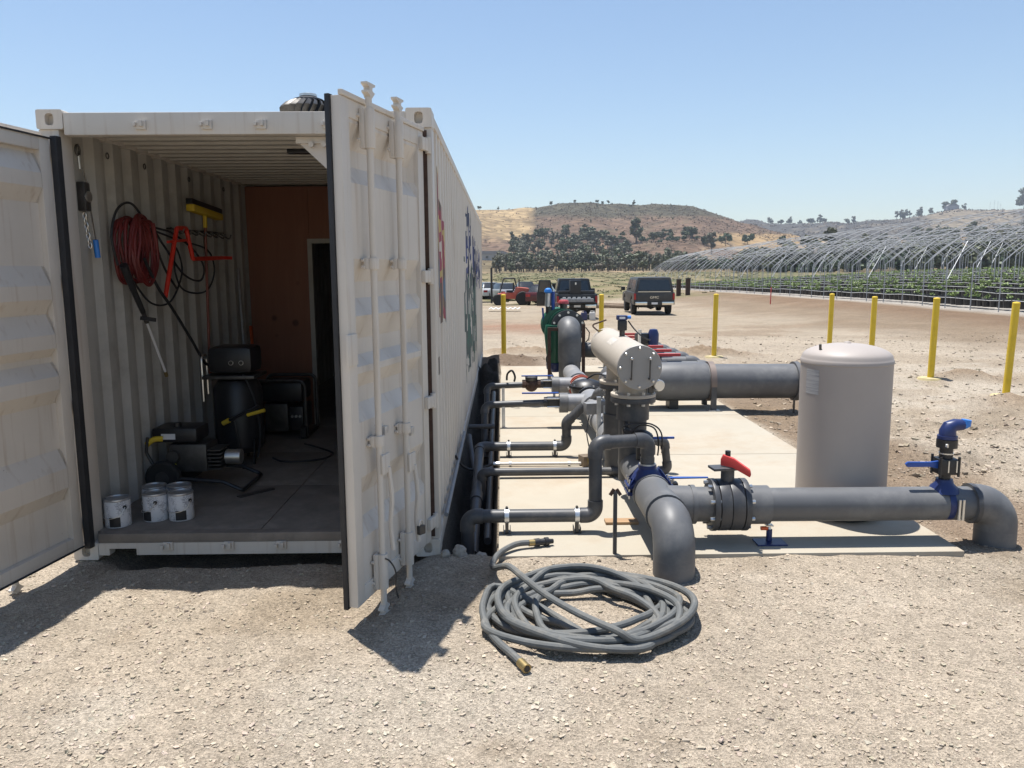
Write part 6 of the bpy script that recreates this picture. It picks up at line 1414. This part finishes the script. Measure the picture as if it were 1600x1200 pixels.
OAK = tree_protos('oak', 4, 1, 3.2, 6.0, 0.42, LG[0], 11)
EUC = tree_protos('euc', 4, 2, 2.6, 9.0, 0.42, LG[1], 13)
CIT = tree_protos('citrus', 3, 3, 2.4, 3.6, 0.38, LG[2], 9)
DRY = tree_protos('dry', 2, 4, 2.6, 4.5, 0.42, LG[3], 9)
CON = tree_protos('conifer', 1, 5, 6.0, 17.0, 0.8, LG[0], 18)
def tree(name, proto, loc, s, label, cat='tree', group=None):
    t = bpy.data.objects.new(name, None); COL.objects.link(t); t.location = loc; t.rotation_euler = (0, 0, random.uniform(0, 6.3)); t.scale = (s, s, s*random.uniform(0.85, 1.15))
    tag(t, label, cat, group)
    for nm, me in zip(('crown', 'trunk'), proto):
        o = bpy.data.objects.new(nm, me); COL.objects.link(o); o.parent = t
    return t
rt = random.Random(21)
GL = 'dark green tree in the dense grove at the foot of the brown hill'
def px_to(px, R_): return hill_pt(px, R_)
n_ = 0
while n_ < 230:   # the grove
    px = rt.uniform(770, 1062); Rr = rt.uniform(330, 640)
    lim = 640-abs(px-895)*1.0 if px < 985 else 440-(px-985)*0.4
    if Rr > lim or (px < 800 and Rr > 400): continue
    pr_ = rt.choice(OAK+OAK+EUC+EUC+DRY); tree('grove_tree', pr_, px_to(px, Rr), rt.uniform(0.7, 1.7)*(1.0 if pr_ not in EUC else 0.75), GL, 'tree', 'trees of the grove below the hill'); n_ += 1
for k in range(90):   # roadside row in front of the grove
    px = rt.uniform(775, 1085); tree('roadside_tree', rt.choice(EUC+OAK+DRY), px_to(px, rt.uniform(285, 330)), rt.uniform(0.4, 0.85), 'smaller tree in the ragged row along the far edge of the field', 'tree', 'trees along the far edge of the field')
for k in range(85):   # orchard
    px = rt.uniform(1062, 1262); Rr = rt.uniform(300, 470-abs(px-1120)*0.15)
    x, y, z = px_to(px, Rr)
    tree('orchard_tree', rt.choice(CIT), (x, y, z-0.3), rt.uniform(1.0, 1.7), 'round green orchard tree in the block behind the hoop tunnels', 'tree', 'orchard trees behind the hoop tunnels')
for k in range(150):   # dense block behind the hoops
    px = rt.uniform(1150, 1650); x, y, z = px_to(px, rt.uniform(245, 330))
    tree('orchard_tree', rt.choice(CIT+OAK[:2]), (x, y, z-0.3), rt.uniform(1.1, 1.8), 'green tree of the long dark belt showing through the hoops', 'tree', 'tree belt showing through the hoops')
for k, (px, Rr, s, lb) in enumerate(((1102, 560, 2.0, 'round dark bush left of the leaning dry tree'), (1131, 600, 2.4, 'broad round dark tree alone on the pale field, leftmost'), (1166, 640, 2.4, 'round dark tree on the pale field left of centre'), (1222, 640, 2.5, 'round dark tree on the pale field, upper of the close pair'), (1236, 570, 2.4, 'round dark tree on the pale field, lower of the close pair'), (1286, 560, 2.3, 'round dark tree on the pale field nearest the hoop tops'))):
    tree('field_tree', rt.choice(CIT), px_to(px, Rr), s, lb, 'tree', 'lone trees on the pale field')
tree('dry_tree', EUC[1], px_to(1110, 500), 1.7, 'tall sparse leaning tree at the left end of the orchard', 'tree')
tree('conifer', CON[0], px_to(993, 560), 1.0, 'big dark conical tree beside the hillside house', 'tree')
for k in range(26):
    px = rt.uniform(1000, 1090); tree('hedge_tree', rt.choice(CIT+OAK), px_to(px, rt.uniform(560, 600)), rt.uniform(0.9, 1.4), 'dark bush in the hedge running right of the conical tree', 'bush', 'hillside hedge bushes')
for k in range(30):
    px = rt.uniform(840, 1120); Rr = rt.uniform(600, 860); tree('scrub_bush', rt.choice(OAK+DRY), px_to(px, Rr), rt.uniform(0.25, 0.5), 'small scrub bush scattered on the brown hillside', 'bush', 'scrub bushes on the brown hill')
for k, px in enumerate([752, 781, 862, 898, 932, 940, 950, 989]):
    tree('ridge_tree', rt.choice(OAK), px_to(px, 846), rt.uniform(0.5, 1.0), 'small tree silhouetted on the crest of the brown hill', 'tree', 'trees on the hill crest')
for k in range(34):
    px = rt.choice([rt.uniform(1190, 1300), rt.uniform(1255, 1335), rt.uniform(1395, 1450)]); tree('ridge_tree', rt.choice(OAK+EUC), px_to(px, 1740), rt.uniform(1.2, 2.6), 'tiny dark tree on the distant right skyline', 'tree', 'trees on the distant skyline')
for k, (px, s) in enumerate(((1468, 3.2), (1474, 2.4), (1483, 3.4), (1499, 2.0), (1592, 6.0), (1603, 7.0))):
    tree('ridge_tree', rt.choice(OAK), px_to(px, 1740), s, 'larger dark tree on the skyline at the far right', 'tree', 'larger trees on the right skyline')
for k in range(110):
    px = rt.uniform(1340, 1640); tree('slope_tree', rt.choice(OAK+CIT), px_to(px, rt.uniform(520, 860)), rt.uniform(1.2, 2.4), 'dark tree on the slope seen through the hoops at the right', 'tree', 'trees on the slope behind the hoops')
for k in range(120):
    px = rt.uniform(1280, 1640); tree('slope_tree', rt.choice(CIT+EUC), px_to(px, rt.uniform(290, 520)), rt.uniform(1.0, 1.9), 'dark green tree massed behind the hoop tunnels', 'tree', 'trees massed behind the hoop tunnels')
# low green tufts of the field: uncountable
TUFT = [leaf_mesh('tuft', 14, 0.45, 0.13, 0.08, 0.12, 40+s, mat('field_weed', (0.16, 0.15, 0.07), 0.7, var=0.4, scale=0.4)) for s in range(3)]
pl = []
for k in range(1700):
    y = 62+rt.random()**0.8*200; x = rt.uniform(-0.1, 0.32)*y
    if x > 18 and y < 118: continue
    if float(fbm(np.array([x*0.25]), np.array([y*0.25]))[0]) < -0.08: continue
    pl.append(((rt.randrange(3), 0), (x, y, float(gz(x, y))), rt.uniform(0, 6), rt.uniform(0.5, 1.2)))
join_stuff('field_weeds', TUFT, pl, [MATS['field_weed']], 'low green weeds covering the field behind the parked vehicles', 'weeds')
# far buildings
def house(label, px, Rr, sx, sy, h, wall, roofm, name='house', turn=0.2):
    x, y, z = px_to(px, Rr); t = thing(name, label, 'house', (x, y, z-0.5), turn, local=True)
    MB().b2((-sx/2, -sy/2, 0), (sx/2, sy/2, h+0.5)).build('wall', wall, t)
    MB().prism([(-sx/2-0.5, h+0.5), (sx/2+0.5, h+0.5), (sx*0.3, h+0.5+sy*0.25), (-sx*0.3, h+0.5+sy*0.25)], lambda p, q, hh: (p, hh, q), -sy/2-0.4, sy/2+0.4).build('roof', roofm, t)
    for k in range(3):
        w_ = MB().b2((-sx*0.36+k*sx*0.28, -sy/2-0.05, 1.3), (-sx*0.36+k*sx*0.28+1.4, -sy/2-0.005, 2.7)).build('window', GLASS, t)
HW = mat('stucco', (0.42, 0.38, 0.32), 0.8); HRF = mat('roof_tile', (0.30, 0.19, 0.13), 0.8)
house('tan roofed house on the hillside beside the conical tree', 968, 545, 13, 8, 3.2, HW, HRF)
house('long pale low building at the left edge of the grove', 766, 470, 26, 8, 3.0, mat('pale_barn', (0.40, 0.38, 0.36), 0.7), mat('barn_roof', (0.3, 0.28, 0.27), 0.7), 'long_barn', 0.05)
house('flat pale house on the distant right skyline among trees', 1479, 1735, 22, 12, 7, mat('grey_stucco', (0.3, 0.3, 0.31), 0.8), mat('grey_roof', (0.2, 0.2, 0.2), 0.8), 'hilltop_house', 0.0)
for k, (px, h) in enumerate(((1538.5, 14), (1545, 18), (1550.5, 16), (1554.5, 12))):
    x, y, z = px_to(px, 1740); t = thing('radio_mast', ['leftmost of the four thin radio masts on the right skyline', 'tallest of the four thin radio masts, second from left', 'third from left of the four thin radio masts', 'rightmost and shortest of the four radio masts'][k], 'mast', (x, y, z), group='radio masts')
    MB().cyl((x, y, z-2), (x, y, z+h), 0.28, 0.12, n=6).build('pole', GALV, t)
    for q in (0.7, 0.92): MB().b2((x-0.9, y-0.1, z+h*q), (x+0.9, y+0.1, z+h*q+0.5)).build('antenna', GALV, t)

# scrub covering the hillsides: uncountable
SCR = [leaf_mesh('scrub', 9, 0.8, 0.4, 0.3, 0.45, 60+s, mat('scrub_leaf', (0.125, 0.088, 0.058), 0.8, var=0.4, scale=0.05)) for s in range(3)]
pl = []
for k in range(9000):
    px = rt.uniform(745, 1640); Rr = rt.uniform(430, 870)
    d = float(fbm(np.array([px*0.05]), np.array([Rr*0.03]))[0])+0.35*(Rr > 740)
    if d < rt.uniform(-0.2, 0.25) or (px < 836 and rt.random() < 0.85) or (1140 < px < 1330 and 560 < Rr < 700): continue
    x, y, z = px_to(px, Rr); pl.append(((rt.randrange(3), 0), (x, y, z), rt.uniform(0, 6), rt.uniform(0.5, 1.5)))
for k in range(3500):
    px = rt.uniform(1100, 1640); Rr = rt.uniform(1100, 1760)
    if float(fbm(np.array([px*0.04]), np.array([Rr*0.02]))[0]) < rt.uniform(-0.15, 0.2): continue
    x, y, z = px_to(px, Rr); pl.append(((rt.randrange(3), 0), (x, y, z), rt.uniform(0, 6), rt.uniform(1.5, 4)))
join_stuff('hill_scrub', SCR, pl, [MATS['scrub_leaf']], 'low dry scrub covering the brown hillsides', 'scrub')
# hazy summer air round everything
hz = MB().b2((-1500, -80, -3), (2300, 2650, 260))
hm = bpy.data.materials.new('haze'); hm.use_nodes = True; nt = hm.node_tree; nt.nodes.clear()
ou = nt.nodes.new('ShaderNodeOutputMaterial'); pv = nt.nodes.new('ShaderNodeVolumePrincipled')
pv.inputs['Color'].default_value = (0.80, 0.88, 1.0, 1); pv.inputs['Density'].default_value = 0.00017; pv.inputs['Anisotropy'].default_value = 0.0
nt.links.new(pv.outputs[0], ou.inputs['Volume'])
ho = hz.build('haze', hm); tag(ho, 'thin summer haze over the valley', None, kind='stuff')
